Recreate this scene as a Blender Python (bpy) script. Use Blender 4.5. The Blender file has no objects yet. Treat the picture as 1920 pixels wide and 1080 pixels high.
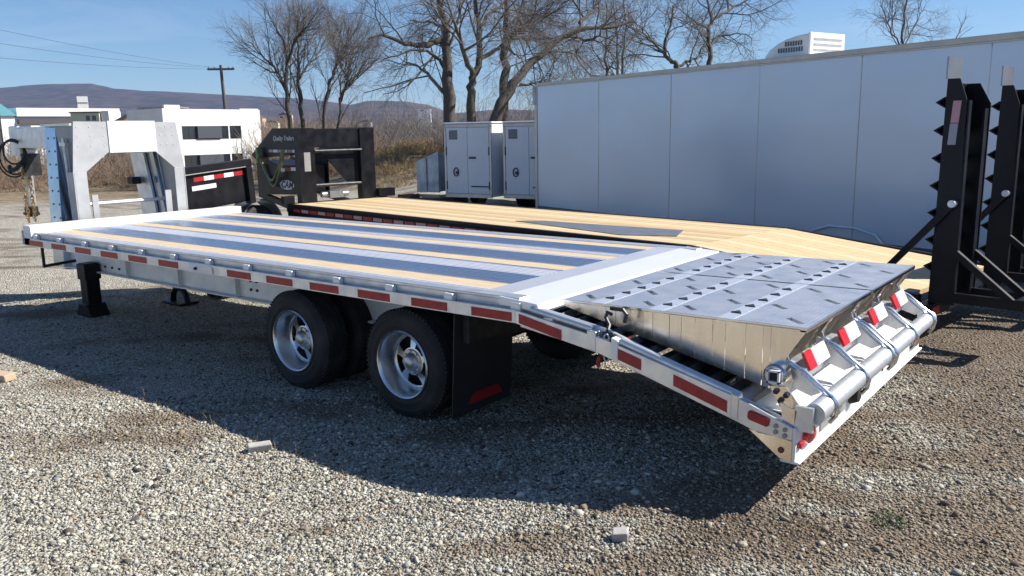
import bpy, math, random
import numpy as np
from mathutils import Vector, Matrix

random.seed(7); RNG = np.random.default_rng(7)
S = bpy.context.scene
COL = S.collection

# ------------------------------------------------------------------ camera, sky, sun, exposure
CAM = dict(c=(2.9024, -3.7634, 1.9462), yaw=0.6599, pitch=0.1876, roll=-0.0169, f=1552.73)
_y, _p, _r = CAM['yaw'], CAM['pitch'], CAM['roll']
FW = Vector((-math.sin(_y)*math.cos(_p), math.cos(_y)*math.cos(_p), -math.sin(_p)))
_rt = Vector((math.cos(_y), math.sin(_y), 0)); _up = _rt.cross(FW)
RT = _rt*math.cos(_r) + _up*math.sin(_r); UP = -_rt*math.sin(_r) + _up*math.cos(_r)
CP = Vector(CAM['c'])
cam = bpy.data.cameras.new('camera'); camo = bpy.data.objects.new('camera', cam); COL.objects.link(camo)
m = Matrix((RT, UP, -FW)).transposed().to_4x4(); m.translation = CP; camo.matrix_world = m
cam.sensor_width = 36; cam.lens = 36*CAM['f']/1920; cam.clip_start = .05; cam.clip_end = 20000
S.camera = camo
SUN_TO = Vector((0.80, 0.85, 1.0)).normalized()
EL = math.asin(SUN_TO.z)
W = bpy.data.worlds.new('World'); S.world = W; W.use_nodes = True
wn = W.node_tree.nodes; wl = W.node_tree.links
sky = wn.new('ShaderNodeTexSky'); sky.sky_type = 'NISHITA'; sky.sun_disc = False
sky.sun_elevation = EL; sky.sun_rotation = math.atan2(SUN_TO.x, SUN_TO.y)
sky.altitude = 100; sky.air_density = 1.0; sky.dust_density = 0.05; sky.ozone_density = 8.0
wt = wn.new('ShaderNodeTexCoord'); wm = wn.new('ShaderNodeMapping'); wm.inputs['Scale'].default_value = (1.6, 1.6, 9); wm.inputs['Rotation'].default_value = (.12, .10, .4)
wl.new(wt.outputs['Generated'], wm.inputs[0])
wz = wn.new('ShaderNodeTexNoise'); wz.inputs['Scale'].default_value = 2.2; wz.inputs['Detail'].default_value = 9; wz.inputs['Roughness'].default_value = .62; wz.inputs['Distortion'].default_value = .6
wl.new(wm.outputs[0], wz.inputs[0])
wr = wn.new('ShaderNodeMapRange'); wr.inputs[1].default_value = .50; wr.inputs[2].default_value = .82; wr.inputs[4].default_value = .34; wl.new(wz.outputs[0], wr.inputs[0])
wx = wn.new('ShaderNodeMix'); wx.data_type = 'RGBA'; wx.inputs[7].default_value = (6.2, 7.2, 8.6, 1)     # thin cirrus veils
wl.new(wr.outputs[0], wx.inputs[0]); wl.new(sky.outputs[0], wx.inputs[6]); wl.new(wx.outputs[2], wn['Background'].inputs[0])
wn['Background'].inputs[1].default_value = 0.064
sl = bpy.data.lights.new('sun', 'SUN'); sl.energy = 4.9; sl.angle = math.radians(.53); sl.color = (1, .95, .87)
so = bpy.data.objects.new('sun', sl); COL.objects.link(so); so.location = (0, 0, 50)
so.rotation_euler = (-SUN_TO).to_track_quat('-Z', 'Y').to_euler()
S.view_settings.view_transform = 'Standard'; S.view_settings.look = 'None'
S.view_settings.exposure = 0.88; S.view_settings.gamma = 1; S.view_settings.use_curve_mapping = False
S.render.engine = 'CYCLES'
S.cycles.max_bounces = 7; S.cycles.volume_bounces = 0; S.cycles.diffuse_bounces = 3; S.cycles.glossy_bounces = 4

def ray(px, py):
    return FW + RT*((px-960)/CAM['f']) + UP*((540-py)/CAM['f'])
def at(px, py, d):
    return CP + ray(px, py)*d

# ------------------------------------------------------------------ materials
def mat(name, base=(.5, .5, .5), rough=.5, metal=0., base2=None, nscale=4., ndet=6., stretch=(1, 1, 1), contrast=(.35, .65),
        bump=0., bscale=30., rough2=None, spec=.5, coat=0., ior=None):
    M = bpy.data.materials.new(name); M.use_nodes = True
    n = M.node_tree.nodes; l = M.node_tree.links; b = n['Principled BSDF']
    b.inputs['Base Color'].default_value = (*base, 1); b.inputs['Roughness'].default_value = rough
    b.inputs['Metallic'].default_value = metal; b.inputs['Specular IOR Level'].default_value = spec
    b.inputs['Coat Weight'].default_value = coat; b.inputs['Coat Roughness'].default_value = .05
    tc = n.new('ShaderNodeTexCoord'); mp = n.new('ShaderNodeMapping'); mp.inputs['Scale'].default_value = stretch
    l.new(tc.outputs['Object'], mp.inputs[0])
    if base2 is not None or rough2 is not None:
        nz = n.new('ShaderNodeTexNoise'); nz.inputs['Scale'].default_value = nscale; nz.inputs['Detail'].default_value = ndet
        l.new(mp.outputs[0], nz.inputs[0])
        mr = n.new('ShaderNodeMapRange'); mr.inputs[1].default_value = contrast[0]; mr.inputs[2].default_value = contrast[1]
        l.new(nz.outputs[0], mr.inputs[0])
        if base2 is not None:
            mx = n.new('ShaderNodeMix'); mx.data_type = 'RGBA'
            mx.inputs[6].default_value = (*base, 1); mx.inputs[7].default_value = (*base2, 1)
            l.new(mr.outputs[0], mx.inputs[0]); l.new(mx.outputs[2], b.inputs['Base Color'])
        if rough2 is not None:
            m2 = n.new('ShaderNodeMapRange'); m2.inputs[3].default_value = rough; m2.inputs[4].default_value = rough2
            l.new(mr.outputs[0], m2.inputs[0]); l.new(m2.outputs[0], b.inputs['Roughness'])
    if bump:
        nb = n.new('ShaderNodeTexNoise'); nb.inputs['Scale'].default_value = bscale; nb.inputs['Detail'].default_value = 5
        l.new(mp.outputs[0], nb.inputs[0])
        bp = n.new('ShaderNodeBump'); bp.inputs['Strength'].default_value = bump; bp.inputs['Distance'].default_value = .01
        l.new(nb.outputs[0], bp.inputs['Height']); l.new(bp.outputs[0], b.inputs['Normal'])
    return M

M = {}
M['alum'] = mat('mill_aluminum', (.78, .79, .80), .36, .85, base2=(.66, .67, .69), nscale=9, rough2=.5, bump=.05, bscale=60)
M['alum_white'] = mat('bright_aluminum', (.86, .86, .85), .5, .35, base2=(.75, .75, .75), nscale=6, rough2=.6, bump=.05, bscale=50)
M['polish'] = mat('polished_aluminum', (.86, .87, .88), .10, 1., base2=(.78, .79, .80), nscale=5, rough2=.2, bump=.06, bscale=6)
M['panelpol'] = mat('polished_side_aluminum', (.94, .87, .77), .17, 1., base2=(.86, .79, .69), nscale=3, rough2=.26, stretch=(6, 6, .6), bump=.08, bscale=5)
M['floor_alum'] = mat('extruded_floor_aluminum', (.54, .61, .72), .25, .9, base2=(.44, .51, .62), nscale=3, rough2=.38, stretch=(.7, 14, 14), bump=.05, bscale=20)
M['floor_lite'] = mat('ribbed_floor_aluminum', (.84, .84, .86), .45, .55, base2=(.76, .76, .80), nscale=3, stretch=(.7, 14, 14), bump=.06, bscale=30)
M['cleat'] = mat('smooth_cleat', (.80, .83, .88), .34, .7, base2=(.70, .73, .78), nscale=12, rough2=.45)
M['galv'] = mat('galvanized_steel', (.68, .71, .74), .38, .75, base2=(.55, .58, .62), nscale=14, rough2=.5)
M['darkmetal'] = mat('dark_steel', (.06, .06, .065), .45, .5, base2=(.03, .03, .033), nscale=12)
M['black'] = mat('black_paint', (.005, .005, .007), .34, 0, base2=(.010, .010, .013), nscale=6, rough2=.46, spec=.26, bump=.03, bscale=20)
M['rubber'] = mat('tyre_rubber', (.014, .014, .015), .78, 0, base2=(.042, .038, .033), nscale=5, contrast=(.45, .75), bump=.15, bscale=70)
M['flap'] = mat('flap_rubber', (.014, .014, .015), .6, 0, base2=(.022, .022, .023), nscale=3, bump=.1, bscale=20)
M['red'] = mat('red_reflective_tape', (.44, .016, .02), .35, 0, base2=(.28, .012, .018), nscale=18)
M['redlight'] = mat('red_lens', (.62, .012, .015), .15, 0, coat=.6)
M['white_tape'] = mat('white_reflective_tape', (.80, .80, .80), .4, 0, base2=(.7, .7, .72), nscale=20)
M['amber'] = mat('amber_lens', (.45, .09, .01), .2, 0, coat=.5)
M['chrome'] = mat('machined_wheel', (.78, .79, .80), .22, 1., base2=(.66, .67, .68), rough2=.34, nscale=6)
M['brass'] = mat('yellow_zinc_chain', (.62, .42, .16), .35, .9, base2=(.40, .26, .10), nscale=30)
M['cable'] = mat('black_cable', (.012, .012, .012), .5)
def wood(name, a, b2):
    return mat(name, a, .68, 0, base2=b2, nscale=5, stretch=(.8, 16, 16), bump=.12, bscale=18)
M['wood1'] = wood('pine_deck', (.61, .47, .28), (.48, .35, .19))
M['wood2'] = wood('pine_deck_pale', (.66, .53, .33), (.54, .41, .24))
M['wood3'] = wood('pine_deck_dark', (.53, .40, .22), (.40, .28, .15))
M['nailer'] = wood('nailer_wood', (.58, .47, .32), (.45, .35, .23))
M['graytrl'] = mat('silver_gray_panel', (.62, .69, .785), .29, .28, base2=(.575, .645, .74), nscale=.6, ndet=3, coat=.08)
M['trim'] = mat('trailer_trim', (.55, .53, .50), .4, .6, base2=(.45, .43, .41), nscale=6)
M['roofrail'] = mat('roof_rail', (.60, .55, .48), .45, .3, base2=(.50, .46, .41), nscale=4)
M['darktrim'] = mat('dark_trim', (.10, .11, .12), .4, .4)
M['white'] = mat('white_paint', (.78, .78, .77), .4, 0, base2=(.72, .72, .72), nscale=3)
M['whitewall'] = mat('white_wall', (.80, .80, .78), .7, 0, base2=(.73, .73, .71), nscale=.6)
M['cargo'] = mat('white_trailer_skin', (.70, .72, .75), .3, 0, base2=(.66, .68, .72), nscale=2, coat=.2)
M['ventgray'] = mat('vent_gray', (.16, .18, .2), .5)
M['brushed'] = mat('brushed_aluminum', (.46, .465, .47), .5, .45, base2=(.36, .365, .37), nscale=5, rough2=.62, bump=.06, bscale=40)
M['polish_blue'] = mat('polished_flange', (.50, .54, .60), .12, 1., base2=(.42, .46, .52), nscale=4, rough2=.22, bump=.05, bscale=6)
M['plate_lilac'] = mat('dull_deck_plate', (.68, .69, .74), .42, .6, base2=(.62, .63, .68), nscale=3)
M['hubmetal'] = mat('cast_hub', (.55, .56, .58), .3, .9, base2=(.40, .41, .43), nscale=14)
M['plate_bright'] = mat('bright_deck_plate', (.80, .81, .83), .42, .45, base2=(.77, .78, .80), nscale=2)
M['plate'] = mat('gray_plate', (.33, .34, .36), .4, .7, base2=(.26, .27, .29), nscale=5)
M['sheet'] = mat('sheet_metal', (.42, .47, .53), .4, .5, base2=(.30, .34, .38), nscale=4, rough2=.6)
M['glass'] = mat('dark_glass', (.02, .024, .03), .08, 0, spec=.8)
M['teal'] = mat('teal_roof', (.13, .36, .42), .5)
M['yellow'] = mat('yellow_sign', (.75, .65, .10), .5)
M['cream'] = mat('cream_wall', (.62, .58, .42), .8)
M['brownroof'] = mat('brown_roof', (.10, .08, .075), .8)
M['tanwall'] = mat('tan_wall', (.50, .36, .25), .8)
M['bluewall'] = mat('blue_wall', (.06, .09, .28), .6)
M['brick'] = mat('rust_red', (.22, .07, .05), .8, base2=(.14, .05, .04), nscale=8)
M['stonewhite'] = mat('pale_stone', (.44, .42, .39), .8, base2=(.33, .31, .29), nscale=14, bump=.15, bscale=40)
M['bark'] = mat('bark', (.062, .052, .044), .9, 0, base2=(.105, .09, .075), nscale=5, stretch=(6, 6, 1), bump=.5, bscale=14)
M['bark2'] = mat('mossy_bark', (.072, .065, .046), .9, 0, base2=(.115, .10, .075), nscale=4, stretch=(6, 6, 1), bump=.5, bscale=14)
M['twig'] = mat('twigs', (.15, .13, .12), .9, 0, base2=(.20, .17, .15), nscale=.6)
M['twig_tan'] = mat('tan_twigs', (.30, .215, .145), .9, 0, base2=(.18, .125, .09), nscale=.5)
M['pole'] = mat('pole_wood', (.07, .06, .048), .9, base2=(.11, .09, .07), nscale=8, stretch=(8, 8, 1))
M['grass_green'] = mat('green_grass', (.06, .11, .03), .8)
M['drygrass'] = mat('dry_grass', (.32, .24, .12), .9, base2=(.22, .15, .08), nscale=5)
M['olive_hose'] = mat('olive_hose', (.20, .21, .09), .5)
M['green_valve'] = mat('green_valve', (.16, .24, .07), .5)
M['redcar'] = mat('red_paint', (.35, .02, .02), .3, coat=.5)
M['lilac_tape'] = mat('grey_tape', (.30, .31, .36), .5)
M['pink_tape'] = mat('faded_tape', (.52, .26, .29), .5)

def treadplate():
    X = mat('tread_plate', (.58, .61, .66), .36, .75, base2=(.50, .53, .58), nscale=7, rough2=.5)
    n = X.node_tree.nodes; l = X.node_tree.links; b = n['Principled BSDF']
    tc = n.new('ShaderNodeTexCoord'); hs = []
    for k, ang in enumerate((45, -45)):
        mp = n.new('ShaderNodeMapping'); mp.inputs['Rotation'].default_value = (0, 0, math.radians(ang))
        mp.inputs['Scale'].default_value = (28, 75, 1); l.new(tc.outputs['Object'], mp.inputs[0])
        v = n.new('ShaderNodeTexVoronoi'); v.inputs['Scale'].default_value = 1; v.inputs['Randomness'].default_value = 0.1
        l.new(mp.outputs[0], v.inputs[0])
        mr = n.new('ShaderNodeMapRange'); mr.inputs[1].default_value = .22; mr.inputs[2].default_value = .34
        mr.inputs[3].default_value = 1; mr.inputs[4].default_value = 0
        l.new(v.outputs['Distance'], mr.inputs[0]); hs.append(mr)
    mx = n.new('ShaderNodeMath'); mx.operation = 'MAXIMUM'
    l.new(hs[0].outputs[0], mx.inputs[0]); l.new(hs[1].outputs[0], mx.inputs[1])
    bp = n.new('ShaderNodeBump'); bp.inputs['Strength'].default_value = .6; bp.inputs['Distance'].default_value = .004
    l.new(mx.outputs[0], bp.inputs['Height']); l.new(bp.outputs[0], b.inputs['Normal'])
    return X
M['tread'] = treadplate()

# ------------------------------------------------------------------ mesh helpers
class MB:
    def __init__(s): s.v = []; s.f = []
    def add(s, vs, fs):
        o = len(s.v); s.v.extend([tuple(x) for x in vs]); s.f.extend([tuple(i+o for i in q) for q in fs]); return s
    def box(s, a, b):
        x0, y0, z0 = a; x1, y1, z1 = b
        return s.add([(x0,y0,z0),(x1,y0,z0),(x1,y1,z0),(x0,y1,z0),(x0,y0,z1),(x1,y0,z1),(x1,y1,z1),(x0,y1,z1)],
                     [(0,3,2,1),(4,5,6,7),(0,1,5,4),(1,2,6,5),(2,3,7,6),(3,0,4,7)])
    def prism(s, poly, axis, a, b):
        # poly: 2-D points; axis 'y': (x,z); 'x': (y,z); 'z': (x,y)
        n = len(poly)
        def P(p, t):
            return {'y': (p[0], t, p[1]), 'x': (t, p[0], p[1]), 'z': (p[0], p[1], t)}[axis]
        vs = [P(p, a) for p in poly] + [P(p, b) for p in poly]
        return s.add(vs, [tuple(range(n))[::-1], tuple(range(n, 2*n))] + [(i, (i+1) % n, n+(i+1) % n, n+i) for i in range(n)])
    def bar(s, p0, p1, w, h, up=(0, 0, 1)):
        p0, p1 = Vector(p0), Vector(p1); d = (p1-p0).normalized(); u = Vector(up)
        if abs(d.dot(u)) > .98: u = Vector((1, 0, 0))
        r = d.cross(u).normalized(); u = r.cross(d)
        vs = []
        for p in (p0, p1):
            for a, b in ((-1, -1), (1, -1), (1, 1), (-1, 1)): vs.append(p + r*(a*w/2) + u*(b*h/2))
        return s.add(vs, [(0,1,2,3),(7,6,5,4),(0,4,5,1),(1,5,6,2),(2,6,7,3),(3,7,4,0)])
    def tube(s, path, r, k=8, closed=False, cap=True):
        P = [Vector(p) for p in path]; n = len(P); vs = []; prev = None
        rs = r if isinstance(r, (list, tuple)) else [r]*n
        for i in range(n):
            if closed: t = P[(i+1) % n]-P[i-1]
            else: t = P[min(i+1, n-1)]-P[max(i-1, 0)]
            t.normalize()
            if prev is None:
                u = Vector((0, 0, 1)) if abs(t.z) < .9 else Vector((1, 0, 0)); a = t.cross(u).normalized()
            else: a = (prev - t*prev.dot(t)).normalized()
            prev = a; b = t.cross(a)
            for j in range(k):
                th = 2*math.pi*j/k; vs.append(P[i]+(a*math.cos(th)+b*math.sin(th))*rs[i])
        fs = []
        for i in range(n if closed else n-1):
            for j in range(k):
                i2 = (i+1) % n; fs.append((i*k+j, i*k+(j+1) % k, i2*k+(j+1) % k, i2*k+j))
        if cap and not closed: fs += [tuple(range(k))[::-1], tuple((n-1)*k+j for j in range(k))]
        return s.add(vs, fs)
    def lathe(s, prof, axis='y', c=(0, 0, 0), k=32):
        # prof: (r, t) along axis
        vs = []; n = len(prof)
        for r, t in prof:
            for j in range(k):
                a = 2*math.pi*j/k; p, q = r*math.cos(a), r*math.sin(a)
                vs.append({'y': (c[0]+p, c[1]+t, c[2]+q), 'x': (c[0]+t, c[1]+p, c[2]+q), 'z': (c[0]+p, c[1]+q, c[2]+t)}[axis])
        return s.add(vs, [(i*k+j, i*k+(j+1) % k, (i+1)*k+(j+1) % k, (i+1)*k+j) for i in range(n-1) for j in range(k)])

MESH = 0
def link(name, me, parent=None, loc=(0, 0, 0), rot=(0, 0, 0)):
    o = bpy.data.objects.new(name, me); COL.objects.link(o); o.parent = parent; o.location = loc; o.rotation_euler = rot; return o
def obj(name, mb, material, parent=None, loc=(0, 0, 0), rot=(0, 0, 0), smooth=False, bevel=0, **props):
    me = bpy.data.meshes.new(name); me.from_pydata(mb.v, [], mb.f)
    import bmesh
    bm = bmesh.new(); bm.from_mesh(me); bmesh.ops.recalc_face_normals(bm, faces=bm.faces); bm.to_mesh(me); bm.free()
    me.materials.append(M[material] if isinstance(material, str) else material)
    if smooth:
        me.polygons.foreach_set('use_smooth', [True]*len(me.polygons)); me.set_sharp_from_angle(angle=math.radians(38))
    o = link(name, me, parent, loc, rot)
    if bevel:
        b = o.modifiers.new('edge', 'BEVEL'); b.width = bevel; b.segments = 1; b.limit_method = 'ANGLE'; b.angle_limit = .6
    for k_, v_ in props.items(): o[k_] = v_
    return o
def dup(o, parent, loc, rot=None, name=None):
    c = o.copy(); COL.objects.link(c); c.parent = parent; c.location = loc
    if rot is not None: c.rotation_euler = rot
    return c
def studs(name, proto, material, parent, places):
    o = None
    for p in places:
        if o is None: o = obj(name, proto, material, parent, loc=p)
        else: dup(o, parent, p)
    return o
def thing(name, label, cat, loc=(0, 0, 0), rz=0, group=None):
    o = bpy.data.objects.new(name, None); COL.objects.link(o); o.location = loc; o.rotation_euler = (0, 0, rz)
    o['label'] = label; o['category'] = cat; o.empty_display_size = .3
    if group: o['group'] = group
    return o
def tag(o, label, cat, group=None):
    o['label'] = label; o['category'] = cat
    if group: o['group'] = group
    return o
def copy_tree(o, loc=None, rz=None, parent=None):
    c = o.copy(); COL.objects.link(c); c.parent = parent
    if loc is not None: c.location = loc
    if rz is not None: c.rotation_euler = (0, 0, rz)
    for ch in list(o.children): copy_tree(ch, parent=c)
    return c

# ------------------------------------------------------------------ ground
def sstep(x, a, b):
    t = np.clip((x-a)/(b-a), 0, 1); return t*t*(3-2*t)
def gh(x, y):
    x = np.asarray(x, float); y = np.asarray(y, float)
    h = .13*sstep(x, -.4, 1.3)
    near = np.exp(-((x+2)**2+(y-1)**2)/9.)
    h = h + (1-near)*(.012*np.sin(x*1.7+y*.9)+.012*np.sin(y*2.1-x*1.1)+.008*np.sin(3.3*x+1)*np.sin(2.9*y))
    dx, dy = x-CP.x, y-CP.y
    dep = dx*FW.x/math.cos(_p)+dy*FW.y/math.cos(_p); lat = dx*_rt.x+dy*_rt.y
    h = h - 3.4*sstep(dep, 42, 95) - 3.5*sstep(dep, 140, 300)
    ang = lat/np.maximum(dep, 1)
    bank = np.exp(-((ang+.10)/.085)**2)*sstep(dep, 20, 33)*(1-sstep(dep, 46, 70))*(dep > 5)
    h = h + 1.15*bank*(1+.25*np.sin(x*1.3)*np.sin(y*.9+1))
    return h
_tab = np.random.default_rng(11).uniform(0, 1, (64, 64))
def vnoise(x, y):
    xi, yi = np.floor(x).astype(int), np.floor(y).astype(int); u, v = x-xi, y-yi; u = u*u*(3-2*u); v = v*v*(3-2*v)
    t = lambda a, b: _tab[a % 64, b % 64]
    return (t(xi, yi)*(1-u)+t(xi+1, yi)*u)*(1-v)+(t(xi, yi+1)*(1-u)+t(xi+1, yi+1)*u)*v
def fbm(x, y, o=4):
    r = 0; a = .5; n_ = 0
    for k in range(o): r = r+a*vnoise(x*2**k+17*k, y*2**k+31*k); n_ += a; a *= .55
    return r/n_
def soil_field(x, y):
    x = np.asarray(x, float); y = np.asarray(y, float)
    c, s_ = math.cos(.62), math.sin(.62); a = x*c+y*s_; b = -x*s_+y*c
    f = .55*fbm(a*.55+3, b*2.0, 4)+.45*fbm(a*2.1, b*3.1+9, 3)
    f = f+.025+.25*sstep(x, .3, 2.0)+.05*sstep(-y, .8, 2)*sstep(x, .2, 1.5)
    for (qx, qy, rx, w_) in ((-2.5,-1.05,.38,.15),(-1.85,-.98,.30,.15),(-3.6,-1.25,.5,.09),(-1.3,-1.9,.5,.06)): f = f+w_*np.exp(-((x-qx)**2+(y-qy)**2)/rx**2)
    return sstep(f, .52, .74)
def axis_pts(a, b, step, far, g):
    p = list(np.arange(a, b+1e-6, step)); s = step; x = b
    while x < far: s *= g; x += s; p.append(x)
    s = step; x = a; q = []
    while x > -far: s *= g; x -= s; q.append(x)
    return np.array(q[::-1]+p)
gx = axis_pts(-14, 6, .14, 6500, 1.11); gy = axis_pts(-4, 14, .14, 6500, 1.11)
X, Y = np.meshgrid(gx, gy, indexing='ij'); Z = gh(X, Y)
nx, ny = len(gx), len(gy)
me = bpy.data.meshes.new('ground')
me.vertices.add(nx*ny); me.vertices.foreach_set('co', np.stack([X, Y, Z], -1).astype(np.float32).ravel())
ii, jj = np.meshgrid(np.arange(nx-1), np.arange(ny-1), indexing='ij'); a = (ii*ny+jj).ravel()
quads = np.stack([a, a+ny, a+ny+1, a+1], 1).astype(np.int32)
def fill(me, faces, k):
    n = len(faces); me.loops.add(n*k); me.loops.foreach_set('vertex_index', faces.ravel().astype(np.int32))
    me.polygons.add(n); me.polygons.foreach_set('loop_start', np.arange(0, n*k, k, dtype=np.int32))
    me.polygons.foreach_set('loop_total', np.full(n, k, np.int32)); me.update(calc_edges=True)
fill(me, quads, 4)
me.polygons.foreach_set('use_smooth', np.ones(len(quads), bool))

def gravel_mat():
    X = bpy.data.materials.new('gravel_ground'); X.use_nodes = True
    n = X.node_tree.nodes; l = X.node_tree.links; b = n['Principled BSDF']
    tc = n.new('ShaderNodeTexCoord')
    def vor(scale, rnd=1.):
        v = n.new('ShaderNodeTexVoronoi'); v.inputs['Scale'].default_value = scale; v.inputs['Randomness'].default_value = rnd
        l.new(tc.outputs['Object'], v.inputs[0]); return v
    def noise(scale, det=5, mp=None, rough=.55):
        z = n.new('ShaderNodeTexNoise'); z.inputs['Scale'].default_value = scale; z.inputs['Detail'].default_value = det
        z.inputs['Roughness'].default_value = rough
        l.new((mp or tc).outputs['Object' if mp is None else 0], z.inputs[0]); return z
    def ramp(src, stops):
        r = n.new('ShaderNodeValToRGB'); e = r.color_ramp.elements
        while len(e) < len(stops): e.new(.5)
        for q, (p, c) in zip(e, stops): q.position = p; q.color = (*c, 1) if len(c) == 3 else c
        l.new(src, r.inputs[0]); return r
    def mix(f, a, bb, mode='MIX'):
        mx = n.new('ShaderNodeMix'); mx.data_type = 'RGBA'; mx.blend_type = mode
        for s, i in ((f, 0), (a, 6), (bb, 7)):
            if isinstance(s, (int, float)): mx.inputs[i].default_value = s
            elif isinstance(s, tuple): mx.inputs[i].default_value = (*s, 1)
            else: l.new(s, mx.inputs[i])
        return mx.outputs[2]
    v1 = vor(48); v2 = vor(95)
    sep = n.new('ShaderNodeSeparateColor'); l.new(v1.outputs['Color'], sep.inputs[0])
    c1 = ramp(sep.outputs[0], [(0, (.12, .105, .085)), (.25, (.30, .275, .225)), (.6, (.46, .435, .365)), (1, (.60, .58, .51))])
    sep2 = n.new('ShaderNodeSeparateColor'); l.new(v2.outputs['Color'], sep2.inputs[0])
    c2 = ramp(sep2.outputs[1], [(0, (.12, .10, .08)), (.5, (.38, .345, .28)), (1, (.58, .54, .46))])
    zf = noise(9)
    fm = ramp(zf.outputs[0], [(.42, (0, 0, 0)), (.6, (1, 1, 1))])
    col = mix(fm.outputs[0], c1.outputs[0], c2.outputs[0])
    # brown soil patches and streaks along the wheel tracks
    mp = n.new('ShaderNodeMapping'); mp.inputs['Rotation'].default_value = (0, 0, -math.radians(30)); mp.inputs['Scale'].default_value = (.35, 1.5, 1)
    l.new(tc.outputs['Object'], mp.inputs[0])
    zs = noise(1.0, 7, mp, .65)
    sa = n.new('ShaderNodeAttribute'); sa.attribute_name = 'soil'
    zb = noise(60, 4)
    soil = ramp(zb.outputs[0], [(.3, (.06, .042, .027)), (.7, (.21, .148, .094))])
    dmul = n.new('ShaderNodeMath'); dmul.operation = 'MULTIPLY'; dmul.inputs[1].default_value = .85; l.new(sa.outputs['Fac'], dmul.inputs[0])
    col = mix(dmul.outputs[0], col, soil.outputs[0])
    # darker oily patches
    zd = noise(.9, 6); dk = ramp(zd.outputs[0], [(.58, (1, 1, 1)), (.72, (.55, .53, .52))])
    col = mix(1., col, dk.outputs[0], 'MULTIPLY')
    # dry field beyond the lot
    geo = n.new('ShaderNodeVectorMath'); geo.operation = 'DISTANCE'; geo.inputs[1].default_value = tuple(CP)
    l.new(tc.outputs['Object'], geo.inputs[0])
    zn = noise(.12, 4); mm = n.new('ShaderNodeMath'); mm.operation = 'MULTIPLY_ADD'; mm.inputs[1].default_value = 16; l.new(zn.outputs[0], mm.inputs[0]); l.new(geo.outputs['Value'], mm.inputs[2])
    fmr = n.new('ShaderNodeMapRange'); fmr.inputs[1].default_value = 35; fmr.inputs[2].default_value = 39; l.new(mm.outputs[0], fmr.inputs[0])
    zg = noise(1.6, 8, None, .7)
    field = ramp(zg.outputs[0], [(.32, (.12, .085, .06)), (.5, (.24, .185, .115)), (.7, (.40, .34, .24))])
    col = mix(fmr.outputs[0], col, field.outputs[0])
    l.new(col, b.inputs['Base Color'])
    b.inputs['Roughness'].default_value = .9; b.inputs['Specular IOR Level'].default_value = .25
    inv = n.new('ShaderNodeMath'); inv.operation = 'SUBTRACT'; inv.inputs[0].default_value = 1; l.new(v1.outputs['Distance'], inv.inputs[1])
    m3 = n.new('ShaderNodeMath'); m3.operation = 'MULTIPLY_ADD'; m3.inputs[1].default_value = .5
    l.new(zb.outputs[0], m3.inputs[0]); l.new(inv.outputs[0], m3.inputs[2])
    bp = n.new('ShaderNodeBump'); bp.inputs['Strength'].default_value = .9; bp.inputs['Distance'].default_value = .03
    l.new(m3.outputs[0], bp.inputs['Height']); l.new(bp.outputs[0], b.inputs['Normal'])
    return X
_at = me.attributes.new('soil', 'FLOAT', 'POINT'); _at.data.foreach_set('value', soil_field(X, Y).astype(np.float32).ravel())
me.materials.append(gravel_mat()); g = link('ground', me); g['kind'] = 'structure'; g['label'] = 'gravel lot running out to dry fields and the valley'

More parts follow.
